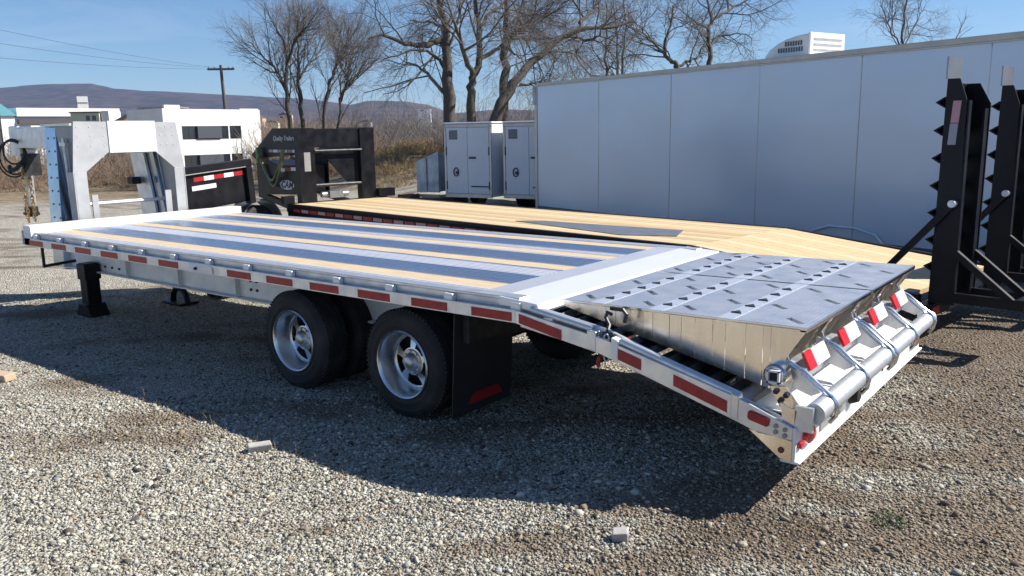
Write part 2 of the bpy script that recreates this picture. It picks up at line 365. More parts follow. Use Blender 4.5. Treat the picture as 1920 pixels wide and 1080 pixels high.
# loose stones, one mass of real pebbles in the part of the lot near the lens
def gravel_stones():
    phi = (1+5**.5)/2
    V1 = np.array([(-1,phi,0),(1,phi,0),(-1,-phi,0),(1,-phi,0),(0,-1,phi),(0,1,phi),(0,-1,-phi),(0,1,-phi),(phi,0,-1),(phi,0,1),(-phi,0,-1),(-phi,0,1)])/1.9
    F1 = np.array([(0,11,5),(0,5,1),(0,1,7),(0,7,10),(0,10,11),(1,5,9),(5,11,4),(11,10,2),(10,7,6),(7,1,8),(3,9,4),(3,4,2),(3,2,6),(3,6,8),(3,8,9),(4,9,5),(2,4,11),(6,2,10),(8,6,7),(9,8,1)])
    V2 = np.array([(1,0,0),(-1,0,0),(0,1,0),(0,-1,0),(0,0,1),(0,0,-1)], float)
    F2 = np.array([(0,2,4),(2,1,4),(1,3,4),(3,0,4),(2,0,5),(1,2,5),(3,1,5),(0,3,5)])
    Ps, Fs, Cs = [], [], []; off = 0
    fx, fy = FW.x/math.hypot(FW.x, FW.y), FW.y/math.hypot(FW.x, FW.y)
    base = np.array([(.46, .44, .37), (.37, .35, .285), (.56, .545, .465), (.25, .23, .19), (.085, .078, .07), (.31, .23, .15), (.41, .42, .41)])
    for V, F, cnt, d0, d1, pw_, med in ((V1, F1, 52000, 2.2, 6.0, 1.1, .0076), (V2, F2, 230000, 2.2, 10.5, 1.35, .0055)):
        px_ = RNG.uniform(-60, 1980, cnt); u = RNG.uniform(0, 1, cnt); dd = d0+(d1-d0)*u**pw_
        lat = (px_-960)/CAM['f']*dd; x = CP.x+fx*dd+_rt.x*lat; y = CP.y+fy*dd+_rt.y*lat
        keep = RNG.uniform(0, 1, cnt) > soil_field(x, y)*.66; x, y, dd = x[keep], y[keep], dd[keep]; n = len(x)
        s = RNG.lognormal(math.log(med), .36, n)*(1+.05*(dd-3)); s = np.clip(s, .003, .024)
        z = gh(x, y)+s*.2
        q = RNG.normal(size=(n, 4)); q /= np.linalg.norm(q, axis=1)[:, None]; w_, a_, b_, c_ = q.T
        R = np.stack([1-2*(b_*b_+c_*c_), 2*(a_*b_-c_*w_), 2*(a_*c_+b_*w_), 2*(a_*b_+c_*w_), 1-2*(a_*a_+c_*c_), 2*(b_*c_-a_*w_),
                      2*(a_*c_-b_*w_), 2*(b_*c_+a_*w_), 1-2*(a_*a_+b_*b_)], 1).reshape(n, 3, 3)
        k = len(V); sc = RNG.uniform(.55, 1.3, (n, 1, 3)); jit = RNG.uniform(.6, 1.3, (n, k, 1))
        P = np.einsum('nij,nkj->nki', R, V[None]*sc*jit)*s[:, None, None]; P[..., 2] *= .7
        P += np.stack([x, y, z], 1)[:, None]
        c = base[RNG.choice(7, n, p=[.25, .22, .12, .16, .13, .06, .06])]*RNG.uniform(.72, 1.08, (n, 1))
        so_ = (soil_field(x, y)*RNG.uniform(.4, 1, n))[:, None]*.8; c = c*(1-so_)+np.array([.185, .13, .082])*RNG.uniform(.55, 1.35, (n, 1))*so_
        cc = np.ones((n, k, 4), np.float32); cc[..., :3] = c[:, None]
        Ps.append(P.reshape(-1, 3)); Fs.append((F[None]+np.arange(n)[:, None, None]*k).reshape(-1, 3)+off); Cs.append(cc.reshape(-1, 4)); off += n*k
    me = bpy.data.meshes.new('gravel'); me.vertices.add(off); me.vertices.foreach_set('co', np.concatenate(Ps).astype(np.float32).ravel())
    fill(me, np.concatenate(Fs), 3)
    at_ = me.attributes.new('tone', 'FLOAT_COLOR', 'POINT'); at_.data.foreach_set('color', np.concatenate(Cs).ravel())
    X = mat('stone', (.4, .4, .4), .85, 0, spec=.25, bump=.25, bscale=90)
    nd = X.node_tree.nodes.new('ShaderNodeAttribute'); nd.attribute_name = 'tone'
    X.node_tree.links.new(nd.outputs['Color'], X.node_tree.nodes['Principled BSDF'].inputs['Base Color'])
    me.materials.append(X); o = link('gravel', me); o['kind'] = 'stuff'; o['label'] = 'loose crushed stone covering the lot'
gravel_stones()

# ------------------------------------------------------------------ hills
def interp(xs, ys, x): return np.interp(x, xs, ys)
def ridge(name, D, prof, depth, base, pxa, pxb, seed, colA, colB, label):
    xs = np.linspace(pxa, pxb, 260); r = np.random.default_rng(seed)
    py = interp([p[0] for p in prof], [p[1] for p in prof], xs)
    py = py + np.convolve(r.normal(0, 1.3, 300), np.ones(5)/5, 'same')[:260]
    vs = []; rows = 14
    for j in range(rows):
        t = j/(rows-1)
        for i in range(260):
            top = at(xs[i], py[i], D)
            near = at(xs[i], 250, D-depth)
            p = near.lerp(top, t)
            e = t*t*(3-2*t)
            zz = base + (top.z-base)*e*(1 + (0 if j == rows-1 else .10*math.sin(i*.21+j*.7+seed)*(1-t)))
            vs.append((p.x, p.y, zz))
    for i in range(260):
        q = at(xs[i], 250, D+depth); vs.append((q.x, q.y, base))
    rows += 1
    mb = MB(); mb.add(vs, [(j*260+i, j*260+i+1, (j+1)*260+i+1, (j+1)*260+i) for j in range(rows-1) for i in range(259)])
    mt = mat(name+'_forest', colA, .95, 0, base2=colB, nscale=.022, ndet=10, contrast=(.38, .62), spec=.1, bump=1., bscale=.06)
    o = obj(name, mb, mt, smooth=True); o['kind'] = 'structure'; o['label'] = label
ridge('hills', 3200, [(-900,190),(-300,172),(0,167),(70,161),(170,159),(215,168),(300,172),(440,180),(560,186),(700,200),(830,222),(1010,232),(1400,236),(2600,240)], 1500, -12, -900, 2800, 3,
      (.040, .034, .034), (.082, .062, .055), 'long wooded ridge behind the town')
ridge('hills', 2300, [(-900,262),(420,262),(560,236),(640,200),(690,189),(760,191),(800,196),(850,214),(940,205),(1010,206),(1200,214),(2800,230)], 900, -12, -900, 2800, 5,
      (.048, .040, .038), (.095, .074, .062), 'lower wooded ridge with a flat top')

# ------------------------------------------------------------------ haze
S.cycles.volume_step_rate = 10
hb = MB().box((-4200, -4200, -14), (4200, 4300, 330))
hz = bpy.data.materials.new('haze_air'); hz.use_nodes = True
hn = hz.node_tree.nodes; hn.remove(hn['Principled BSDF'])
pv = hn.new('ShaderNodeVolumePrincipled'); pv.inputs['Color'].default_value = (.34, .56, 1, 1); pv.inputs['Density'].default_value = 8.0e-5
hz.node_tree.links.new(pv.outputs[0], hn['Material Output'].inputs['Volume'])
HAZE = True
if HAZE:
    ho = obj('haze', hb, hz); ho['kind'] = 'stuff'; ho['label'] = 'thin blue air over the valley'

# ------------------------------------------------------------------ ALUMINUM TRAILER (x rearwards, y away, near edge y=0)
AT = thing('flatbed_trailer', 'silver aluminum gooseneck flatbed trailer with striped deck and folded rear ramps', 'trailer')
H = .97
def px(name, mb, mt, **k): return obj(name, mb, mt, AT, **k)
# deck
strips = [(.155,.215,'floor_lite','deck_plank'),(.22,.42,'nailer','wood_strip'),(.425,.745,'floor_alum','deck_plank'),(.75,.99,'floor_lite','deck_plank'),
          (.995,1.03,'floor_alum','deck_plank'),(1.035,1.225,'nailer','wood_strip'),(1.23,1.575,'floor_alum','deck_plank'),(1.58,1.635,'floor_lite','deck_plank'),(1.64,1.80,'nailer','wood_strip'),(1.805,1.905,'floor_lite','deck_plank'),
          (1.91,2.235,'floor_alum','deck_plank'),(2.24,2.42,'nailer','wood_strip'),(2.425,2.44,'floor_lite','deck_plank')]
for y0, y1, mt, nm in strips:
    mb = MB(); ym = (y0+y1)/2; lx = 3.0375
    mb.box((-lx, y0-ym, -.03), (lx, y1-ym, 0))
    if mt != 'nailer':   # extruded ribs
        k = max(1, int((y1-y0)/.045))
        for i in range(k):
            yy = y0-ym+(i+.5)*(y1-y0)/k; mb.box((-lx, yy-.004, 0), (lx, yy+.004, .0035))
    dz = -.004 if mt == 'nailer' else 0
    px(nm, mb, mt, loc=(-3.3825, ym, H+dz))
# header board across the front
px('front_header', MB().box((-6.60, .0, .83), (-6.44, 2.59, 1.045)), 'alum_white', bevel=.01)
px('front_cap', MB().box((-6.615, -.012, .84), (-6.60, 2.60, .99)), 'alum')
# rear transition plates
px('rear_plate', MB().box((-.34, .155, H-.03), (-.15, 2.44, H+.002)), 'plate_lilac')
px('rear_plate', MB().prism([(-.145,H+.004),(.14,H-.015),(.16,H-.06),(-.145,H-.05)], 'y', .03, 2.56), 'plate_bright', bevel=.004)
# side rails with rub rail, spools and tape
sp_mb = MB().lathe([(0,.0),(.019,0),(.019,.045),(0,.045)], 'y', k=10)
spool0 = None
for side in (0, 1):
    def yy(v): return v if side == 0 else 2.59-v
    a, b = sorted((yy(.055), yy(.15)))
    px('side_rail', MB().box((-6.6, a, .825), (.0, b, .905)).box((-6.6, a, .905), (0, b-.02 if side == 0 else b, .955)).box((-6.6, a-.008, .955), (0, b+.001, H+.004)), 'alum', bevel=.003)
    a, b = sorted((yy(0), yy(.012)))
    px('rub_rail', MB().box((-6.6, a, .832), (0, b, .912)), 'alum', bevel=.002)
    for i in range(25):
        x = -6.5+i*.265
        if spool0 is None: spool0 = px('spool', sp_mb, 'galv', loc=(x, .012, .885), smooth=True)
        else: dup(spool0, AT, (x, .012 if side == 0 else 2.533, .885))
        if side == 0 and i % 2 == 0:
            px('stake_pocket', MB().box((-.035, 0, 0), (.035, .04, .052)), 'alum_white', loc=(x+.13, .0135, .900), bevel=.004)
tape_mb = MB().box((-.155, -.002, -.027), (.155, 0, .027)); tp = None
for i in range(13):
    if i == 6: continue
    x = -6.32+.5117*i
    if tp is None: tp = px('reflective_tape', tape_mb, 'red', loc=(x, -.0012, .868))
    else: dup(tp, AT, (x, -.0012, .868))
px('marker_plate', MB().box((-.16, -.004, -.036), (.16, -.001, .036)), 'white', loc=(-3.27, 0, .868))
px('marker_light', MB().lathe([(0,-.02),(.012,-.018),(.014,0)], 'y', k=12), 'darkmetal', loc=(-3.33, -.004, .868))
px('reflective_sheet', MB().box((-.08, -.002, -.026), (.08, 0, .026)), 'galv', loc=(-3.03-.14, -.004, .868))
# main beams (I section) and cross members
for y in (.60, 1.99):
    mb = MB().box((-6.95, y-.006, .50), (-.63, y+.006, .80)).box((-6.95, y-.06, .485), (-.63, y+.06, .50)).box((-6.6, y-.06, .80), (-.63, y+.06, .815))
    mb.prism([(-6.95,.50),(-6.62,.80),(-6.62,.9),(-7.02,.72)], 'y', y-.005, y+.005)
    px('frame_beam', mb, 'alum_white', bevel=.003)
    studs('stiffener', MB().box((-.03, -.055, .502), (-.024, -.006, .798)), 'alum_white', AT, [(x, y, 0) for x in (-5.55, -4.55, -3.6)])
    if y < 1: studs('bolt', MB().lathe([(0,-.012),(.013,-.012),(.013,0)], 'y', k=8), 'darkmetal', AT, [(x, y-.0065, z) for x in (-6.52,-6.38,-6.22,-6.1,-5.95,-5.8,-3.45,-3.36) for z in ((.56,) if x < -5 else (.58, .66))])
cm = None
for i in range(15):
    x = -6.3+i*.43
    if cm is None: cm = px('crossmember', MB().box((-.03, .156, -.05), (.03, 2.434, .05)), 'alum', loc=(x, 0, .87))
    else: dup(cm, AT, (x, 0, .87))
# landing legs
for (x, y, z1) in ((-6.30, .50, .6), (-6.12, 2.0, .6)):
    lg = px('landing_leg', MB().box((x-.075, y-.075, .14), (x+.075, y+.075, z1)).box((x-.09, y-.09, .42), (x+.09, y+.09, z1-.01)), 'black', bevel=.006)
    obj('foot', MB().prism([(x-.17,.0),(x+.17,.0),(x+.16,.035),(x+.085,.15),(x-.085,.15),(x-.16,.035)], 'y', y-.11, y+.11), 'black', lg, bevel=.01)
x, y = -6.12, 1.44
lg = px('spare_foot', MB().tube([(x-.16,y,.02),(x-.13,y,.12),(x-.07,y,.18),(x+.07,y,.18),(x+.13,y,.12),(x+.16,y,.02)], .035, 8), 'black', smooth=True)
obj('foot', MB().box((x-.2, y-.12, 0), (x+.2, y+.12, .03)), 'black', lg, bevel=.008)
px('crank_bracket', MB().bar((-6.6,.17,.83),(-6.6,.17,.58),.025,.025).bar((-6.6,.158,.58),(-6.58,.50,.60),.03,.03), 'darkmetal')
# axles, wheels, flaps
for x in (-2.24, -1.06):
    px('axle', MB().tube([(x,.3,.385),(x,2.3,.385)], .06, 12), 'darkmetal', smooth=True)
studs('suspension', MB().box((-2.5,0,.30),(-.75,.08,.48)).box((-1.75,-.02,.3),(-1.5,.10,.8)), 'darkmetal', AT, [(0,.72,0),(0,1.80,0)])
def wheel_meshes():
    R, w = .385, .245
    t = MB().lathe([(.232,.012),(.25,.0),(.268,-.003),(.272,-.007),(.280,-.007),(.284,-.004),(.30,-.004),(.322,.0),(.326,-.003),(.332,-.002),(.345,.006),(.368,.022),(.381,.04),(.385,.055),(.385,.075),(.376,.077),(.376,.083),(.385,.085),(.385,.118),(.376,.12),(.376,.127),(.385,.13),(.385,.163),(.376,.165),(.376,.171),(.385,.173),(.385,.19),(.368,.225),(.345,.24),(.30,w),(.25,w),(.232,w-.012)], 'y', k=56)
    for i in range(72):    # shoulder lugs
        a = 2*math.pi*i/72
        for s, y0 in ((1, .026), (1, .195)):
            c, si = math.cos(a), math.sin(a); tx, tz = -si, c
            q = [(r*c+h*tx, r*si+h*tz) for r, h in ((.366,-.007),(.3875,-.007),(.3875,.007),(.366,.007))]
            t.prism(q, 'y', y0, y0+.024)
    rim = MB().lathe([(.222,.235),(.235,.012),(.243,-.004),(.236,-.012),(.226,-.006),(.219,.012),(.214,.05),(.206,.075),(.203,.115),(.196,.128),(.188,.132)], 'y', k=56)
    # disc with hand holes
    n = 60; holes = 5; ring = []
    prof = [(.188,.132),(.178,.127),(.098,.104),(.088,.102)]
    vs = []; fs = []
    for j in range(n):
        a = 2*math.pi*j/n
        for r, y in prof: vs.append((r*math.cos(a), y, r*math.sin(a)))
    for j in range(n):
        j2 = (j+1) % n; ph = (j % (n//holes))
        for k in range(3):
            if k == 1 and 1 <= ph < 9: continue
            fs.append((j*4+k, j2*4+k, j2*4+k+1, j*4+k+1))
    rim.add(vs, fs)
    hub = MB().lathe([(.089,.102),(.084,.094),(.066,.092),(.06,.08),(.052,.07),(.046,.056),(.038,.05),(0,.048)], 'y', k=28)
    for i in range(8):
        a = 2*math.pi*i/8+.2; hub.lathe([(.009,.1),(.009,.085),(0,.083)], 'y', (.075*math.cos(a), 0, .075*math.sin(a)), 6)
    back = MB().lathe([(0,.2),(.2,.2)], 'y', k=24)
    return t, rim, hub, back
T_, R_, H_, B_ = wheel_meshes()
def mkwheel(x, y, flip, full):
    w_ = px('tyre', T_, 'rubber', loc=(x, y, .383), rot=(0, 0, math.pi if flip else 0), smooth=True)
    w_.name = 'wheel'
    r_ = obj('rim', R_, 'chrome', w_, smooth=True); obj('hub', H_, 'hubmetal', w_, smooth=True); obj('drum', B_, 'darkmetal', w_)
    return w_
w0 = mkwheel(-2.24, .10, False, True)
for (x, y, fl) in ((-1.06,.10,0),(-2.24,.43,0),(-1.06,.43,0),(-2.24,2.49,1),(-1.06,2.49,1),(-2.24,2.16,1),(-1.06,2.16,1)):
    c = w0.copy(); COL.objects.link(c); c.location = (x, y, .383); c.rotation_euler = (0, RNG.uniform(0, 1.2), 0) if not fl else (0, 0, math.pi)
    for ch in w0.children: dup(ch, c, (0, 0, 0))
for y0 in (.08, 1.89):
    fl = px('mud_flap', MB().prism([(-.555,.80),(-.575,.45),(-.60,.09),(-.592,.09),(-.567,.45),(-.547,.80)], 'y', y0, y0+.62), 'flap')
    obj('flap_emblem', MB().prism([(y0+.15,.15),(y0+.52,.15),(y0+.44,.26),(y0+.34,.34),(y0+.24,.26)], 'x', -.588, -.583), 'red', fl)
# ---- dovetail
def ztop(x): return float(np.interp(x, [0, .6, 1.65], [.955, .865, .545]))
for side in (0, 1):
    def yy(v): return v if side == 0 else 2.59-v
    a, b = sorted((yy(0), yy(.014)))
    px('dovetail_rail', MB().prism([(.0,.912),(.0,.832),(.12,.81),(.58,.735),(1.36,.515),(1.49,.475),(1.655,.47),(1.655,.535),(1.38,.635),(.6,.825)], 'y', a, b), 'alum', bevel=.003)
    a, b = sorted((yy(.05), yy(.075)))
    px('dovetail_beam', MB().prism([(.0,.955),(.0,.80),(.58,.72),(1.60,.47),(1.64,.54),(.6,.865)], 'y', a, b), 'alum', bevel=.003)
    yc = yy(.03)
    px('rail_pipe', MB().tube([(.10,yc,.925),(.52,yc,.862)], .02, 10), 'galv', smooth=True)
    px('rail_pipe', MB().tube([(.70,yc,.818),(1.38,yc,.635)], .022, 10), 'galv', smooth=True)
    px('rail_spool', MB().box((.20,min(yy(.012),yy(.05)),.86),(.26,max(yy(.012),yy(.05)),.89)).box((.86,min(yy(.012),yy(.05)),.74),(.92,max(yy(.012),yy(.05)),.77)), 'alum_white')
    px('rail_end_cap', MB().prism([(.50,.86),(.56,.855),(.56,.745),(.50,.752)], 'y', min(yy(-.004),yy(.05)), max(yy(-.004),yy(.05))), 'alum', bevel=.004)
    px('rail_end_cap', MB().prism([(.655,.838),(.70,.825),(.70,.71),(.655,.722)], 'y', min(yy(-.004),yy(.05)), max(yy(-.004),yy(.05))), 'alum_white', bevel=.004)
    px('rail_end_cap', MB().prism([(1.345,.655),(1.385,.645),(1.385,.518),(1.345,.53)], 'y', min(yy(-.006),yy(.05)), max(yy(-.006),yy(.05))), 'alum', bevel=.004)
def slant_tape(xa, za, xb, zb, h, mt, name='reflective_tape'):
    px(name, MB().prism([(xa,za-h),(xb,zb-h),(xb,zb+h),(xa,za+h)], 'y', -.0035, -.0012), mt)
slant_tape(.03,.865,.33,.808,.028,'red'); slant_tape(.70,.752,.84,.715,.03,'red'); slant_tape(1.03,.665,1.325,.578,.03,'red')
px('side_marker', MB().prism([(1.435,.575),(1.445,.585),(1.54,.563),(1.545,.553),(1.54,.522),(1.53,.517),(1.44,.538),(1.434,.545)], 'y', -.012, -.001), 'red', bevel=.004)
studs('bolt', MB().lathe([(0,-.008),(.011,-.008),(.012,0)], 'y', k=10), 'plate', AT, [(x, -.0005, z) for x, z in ((1.575,.53),(1.62,.52),(1.575,.50),(1.62,.49))])
# corner cheek and bumper
px('corner_cheek', MB().prism([(1.44,.487),(1.655,.468),(1.655,.362),(1.60,.372)], 'y', .0, .014), 'panelpol')
px('cheek_hole', MB().lathe([(0,-.003),(.016,-.003),(.016,0)], 'y', (1.605, -.0005, .415), 12), 'brick')
px('bumper', MB().box((1.655, 0, .362), (1.672, 2.59, .535)).box((1.60, 0, .355), (1.695, 2.59, .368)), 'alum_white', bevel=.004)
studs('bolt', MB().lathe([(0,.004),(.012,.004),(.012,0)], 'x', k=10), 'darkmetal', AT, [(1.6725, y, .44+.01*(i % 2)) for i, y in enumerate((1.02,1.13,1.25,1.57,1.75))])
px('pocket_plate', MB().box((1.6725,.36,.41),(1.678,.80,.52)), 'alum', bevel=.003)
px('plate_lamp', MB().lathe([(0,.05),(.045,.045),(.06,.01),(.062,0)], 'x', (1.674,.90,.475), 16), 'rubber', smooth=True)
for y, w2 in ((.17,.075),(2.40,.06)):
    px('tail_light', MB().lathe([(0,.03),(.02,.029),(.031,.02),(.033,0)], 'x', (0,0,0), 20), 'redlight', loc=(1.674, y, .46), smooth=True).scale = (1, w2/.033, 1.35)
px('clearance_light', MB().box((1.673,.03,.425),(1.69,.08,.455)), 'redlight', bevel=.004)
px('hinge_tube', MB().tube([(1.735,.06,.605),(1.735,2.53,.605)], .05, 20), 'galv', smooth=True)
studs('tube_mount', MB().box((1.655,0,.52),(1.74,.025,.64)), 'alum', AT, [(0,.02,0),(0,2.545,0)])
# dovetail cross bars (open, self-cleaning) and teeth
for i in range(13):
    x = .14+i*.115; z = float(ztop(x))-.045
    o_ = px('traction_bar', MB().prism([(-.03,0),(.03,0),(.0,.032)], 'y', .08, 2.51), 'darkmetal', loc=(x, 0, z))
px('rear_dark_channel', MB().box((-.55,.16,.60),(-.50,2.43,.80)), 'darkmetal')  # black channel added to darken the gap behind the mud flaps
for i in range(8):
    xa = .10+i*.192; xb = xa+.155
    px('shade_slat', MB().prism([(xa,ztop(xa)-.052),(xb,ztop(xb)-.052),(xb,ztop(xb)-.060),(xa,ztop(xa)-.060)], 'y', .10, 2.49), 'darkmetal')  # dark slats added below the bars to give the shade under the ramps
px('rear_deck_plate', MB().prism([(1.30,.600),(1.645,.560),(1.645,.553),(1.30,.593)], 'y', .10, 2.49), 'alum_white')
# ---- ramps
def ramp(y0, y1, near):
    rp = px('ramp', MB().box((1.0,y0+.02,.80),(1.04,y1-.02,.90)).box((.4,y0+.02,.90),(.44,y1-.02,.95)), 'darkmetal')
    out = [(.2,.965),(1.64,.98),(1.535,.81),(1.585,.70),(1.46,.645),(.24,.925)]
    def zb(x): return np.interp(x, [.2,.24,1.46], [.93,.925,.645])
    def zt(x): return .965+(x-.2)*.0104
    cuts = [.21,.50,.565,.66,.74,.80,.90,.97,1.05,1.15,1.22,1.33,1.42,1.46]
    for yq in (y0, y1-.008):
        for a, b in zip(cuts[:-1], cuts[1:]):
            g_ = .0012
            off = RNG.uniform(0, .0015)
            obj('side_panel', MB().prism([(a+g_,zt(a)-.012),(b-g_,zt(b)-.012),(b-g_,zb(b)),(a+g_,zb(a))], 'y', yq-off, yq+.006-off), 'panelpol', rp)
        obj('end_gusset', MB().prism([(1.461,zt(1.46)-.012),(1.635,.967),(1.535,.81),(1.585,.70),(1.461,.645)], 'y', yq, yq+.007), 'panelpol', rp)
    obj('edge_strip', MB().prism([(.2,.957),(1.64,.972),(1.64,.982),(.2,.967)], 'y', y0-.006, y0+.002), 'polish', rp)
    # top tread plates with diagonal slots; bright cleats between them
    xs = [(.205,.39),(.485,.765),(.86,1.165),(1.26,1.63)]
    for pi, (xa, xb) in enumerate(xs):
        ncol = max(1, int(round((xb-xa)/.18))); nrow = 4
        mb = MB(); cw = (xb-xa)/ncol; ch_ = (y1-y0)/nrow
        for i in range(ncol):
            for j in range(nrow):
                cx, cy = xa+(i+.5)*cw, y0+(j+.5)*ch_
                A = [(cx-cw/2,cy-ch_/2),(cx+cw/2,cy-ch_/2),(cx+cw/2,cy+ch_/2),(cx-cw/2,cy+ch_/2)]
                if (i+j+pi) % 2 == 0:
                    hx, hy = cx+RNG.uniform(-.01,.01), cy+RNG.uniform(-.02,.02); L2, w2 = .068, .0175; ca, sa = math.cos(-.75), math.sin(-.75)
                    Bq = [(hx+u*ca-v*sa, hy+u*sa+v*ca) for u, v in ((-L2,-w2),(L2,-w2),(L2,w2),(-L2,w2))]
                    # order the hole corners to match the outer corners
                    Bq = [Bq[0], Bq[1], Bq[2], Bq[3]]
                    vs = [(x,y,zt(x)) for x,y in A]+[(x,y,zt(x)) for x,y in Bq]+[(x,y,zt(x)-.03) for x,y in Bq]
                    fs = [(k,(k+1)%4,4+(k+1)%4,4+k) for k in range(4)]+[(4+k,4+(k+1)%4,8+(k+1)%4,8+k) for k in range(4)]
                    mb.add(vs, fs)
                else:
                    mb.add([(x,y,zt(x)) for x,y in A], [(0,1,2,3)])
        obj('tread_plate', mb, 'tread', rp)
    for (xa, xb) in ((.39,.485),(.765,.86),(1.165,1.26)):
        mb = MB(); n = 6; w_ = (y1-y0)/n
        for j in range(n):
            ya = y0+j*w_; mb.prism([(xa+.001,zt(xa)-.012),(xb-.001,zt(xb)-.012),(xb-.001,zt(xb)+.001),(xb-.006,zt(xb)+.0022),(xa+.006,zt(xa)+.0022),(xa+.001,zt(xa)+.001)], 'y', ya+.001, ya+w_-.003)
        obj('cleat', mb, 'cleat', rp)
        studs('drain_notch', MB().prism([(xa+.018,-.03),(xa+.078,-.034),(xa+.046,.026)], 'z', zt(xa)-.02, zt(xa)+.0085), 'darkmetal', rp, [(0, y0+(j+.93)*w_, 0) for j in range(n-1)])
    # rear lip and ribs
    obj('rear_lip', MB().box((1.60,y0,.955),(1.638,y1,.979)), 'polish', rp, bevel=.003)
    obj('inner_skin', MB().prism([(1.10,.95),(1.13,.95),(1.50,.67),(1.46,.66)], 'y', y0+.01, y1-.01), 'panelpol', rp)
    for f in (.32, .66):
        ym = y0+(y1-y0)*f
        obj('rib', MB().prism([(1.2,.955),(1.61,.955),(1.52,.80),(1.30,.70)], 'y', ym-.004, ym+.004), 'panelpol', rp)
    obj('cross_channel', MB().box((1.45,y0+.01,.655),(1.57,y1-.01,.69)), 'alum', rp)
    # hinge arms around the tube
    for f in (.02, .5, .98):
        ym = y0+(y1-y0)*f
        pth = [(1.60,ym,.955),(1.535,ym,.84),(1.55,ym,.80),(1.62,ym,.765),(1.70,ym,.70),(1.765,ym,.655),(1.797,ym,.61),(1.785,ym,.555),(1.76,ym,.52)]
        obj('hinge_arm', MB().tube(pth, .010, 8).tube([(p[0]-.028,p[1]+.02,p[2]-.012) for p in pth[2:-1]], .008, 8), 'polish', rp, smooth=True)
        obj('arm_gusset', MB().prism([(1.50,.80),(1.62,.76),(1.72,.665),(1.66,.63),(1.50,.68)], 'y', ym+.016, ym+.022), 'alum', rp)
    for f in (.03, .52):
        ya = y0+(y1-y0)*f; L = .21
        rt_ = obj('reflector', MB().box((-.008,0,-.046),(.008,L*.5,.046)), 'redlight', rp, loc=(1.628, ya, .80), rot=(0, -.45, 0), bevel=.003)
        obj('reflector', MB().box((-.008,L*.5+.001,-.046),(.008,L+.10,.046)), 'white_tape', rp, loc=(1.628, ya, .80), rot=(0, -.45, 0), bevel=.003)
        obj('reflector_bracket', MB().box((1.49,ya,.74),(1.61,ya+.3,.752)), 'alum', rp)
    return rp
ramp(.20, 1.345, True); ramp(1.365, 2.45, False)
# near hinge end: square tube, bolts, plates
px('spring_housing', MB().lathe([(0,-.03),(.048,-.03),(.058,-.02),(.06,.05)], 'y', (1.505,.17,.735), 20), 'polish_blue', smooth=True)
px('square_tube', MB().box((1.475,.115,.70),(1.485,.17,.765)).box((1.53,.115,.70),(1.54,.17,.765)).box((1.475,.115,.70),(1.54,.17,.71)).box((1.475,.115,.757),(1.54,.17,.767)), 'alum_white')
px('tube_bore', MB().box((1.486,.135,.711),(1.529,.14,.756)), 'rubber')
px('hinge_plate', MB().prism([(1.50,.69),(1.58,.70),(1.66,.60),(1.62,.535),(1.55,.60)], 'y', .10, .112), 'panelpol')
studs('hinge_bolt', MB().lathe([(0,-.016),(.014,-.016),(.016,0)], 'y', k=6), 'darkmetal', AT, [(x, .0995, z) for x, z in ((1.535,.672),(1.585,.66),(1.56,.63))])
px('step_plate', MB().prism([(1.585,.645),(1.665,.615),(1.655,.535),(1.60,.545)], 'y', .02, .03), 'polish')
# ratchet strap binder at the ramp
rb = px('ratchet', MB().box((.60,.02,.70),(.645,.05,.83)).box((.585,.012,.83),(.66,.03,.86)), 'darkmetal', bevel=.006)
obj('hook', MB().tube([(.60,.10,.94),(.57,.10,.95),(.56,.10,.92),(.59,.09,.88),(.60,.05,.85)], .011, 8).tube([(.67,.12,.90),(.68,.12,.95),(.66,.12,.97),(.58,.12,.97)], .012, 8), 'darkmetal', rb, smooth=True)
obj('strap_tail', MB().tube([(.59,-.01,.72),(.58,-.012,.69),(.585,-.012,.665)], .012, 6), 'red', rb)
ch = MB()
for i in range(5): ch.tube([(.622+.016*math.cos(t), .008+.0*t, .83-.028*i+.02*math.sin(t)) for t in np.linspace(0,2*math.pi,10)[:-1]], .005, 6, closed=True)
obj('binder_chain', ch, 'galv', rb)

# ---- gooseneck
def gpart(n_, mb, mt, **k): return px(n_, mb, mt, **k)
px0 = -6.72
leg = [(.62,.83),(.79,.83),(.79,1.56),(.62,1.56)]
gp_ = gpart('gooseneck_portal', MB().prism([(.64,1.57),(.79,1.57),(1.06,1.78),(1.63,1.78),(1.87,1.57),(2.0,1.57),(1.93,2.12),(.70,2.13)], 'x', px0, px0+.012), 'brushed')
obj('leg', MB().box((px0-.13,.635,.82),(px0+.016,.65,1.57)).box((px0,.65,.82),(px0+.014,.79,1.568)), 'brushed', gp_, bevel=.003)
obj('leg', MB().box((px0-.13,1.985,.82),(px0+.016,2.0,1.57)).box((px0,1.86,.82),(px0+.014,1.985,1.568)), 'brushed', gp_, bevel=.003)
obj('center_plate', MB().box((px0+.013,1.08,1.775),(px0+.022,1.655,2.135)), 'white', gp_)
for s_, (ya, yb) in enumerate(((.69,1.06),(1.675,1.91))):
    studs('rivet', MB().lathe([(0,.003),(.009,.003),(.010,0)], 'x', k=8), 'alum', gp_, [(px0+.0125, y, z) for y in (ya+.04, (ya+yb)/2, yb-.03) for z in (1.86, 1.97, 2.07)])
obj('inner_post', MB().box((px0-.05,.84,.84),(px0-.03,.91,1.30)), 'brushed', gp_)
obj('inner_post', MB().box((px0-.05,1.74,.84),(px0-.03,1.82,1.30)), 'brushed', gp_)
obj('roof_plate', MB().box((-7.45,.66,2.085),(px0-.002,1.95,2.11)), 'alum', gp_)
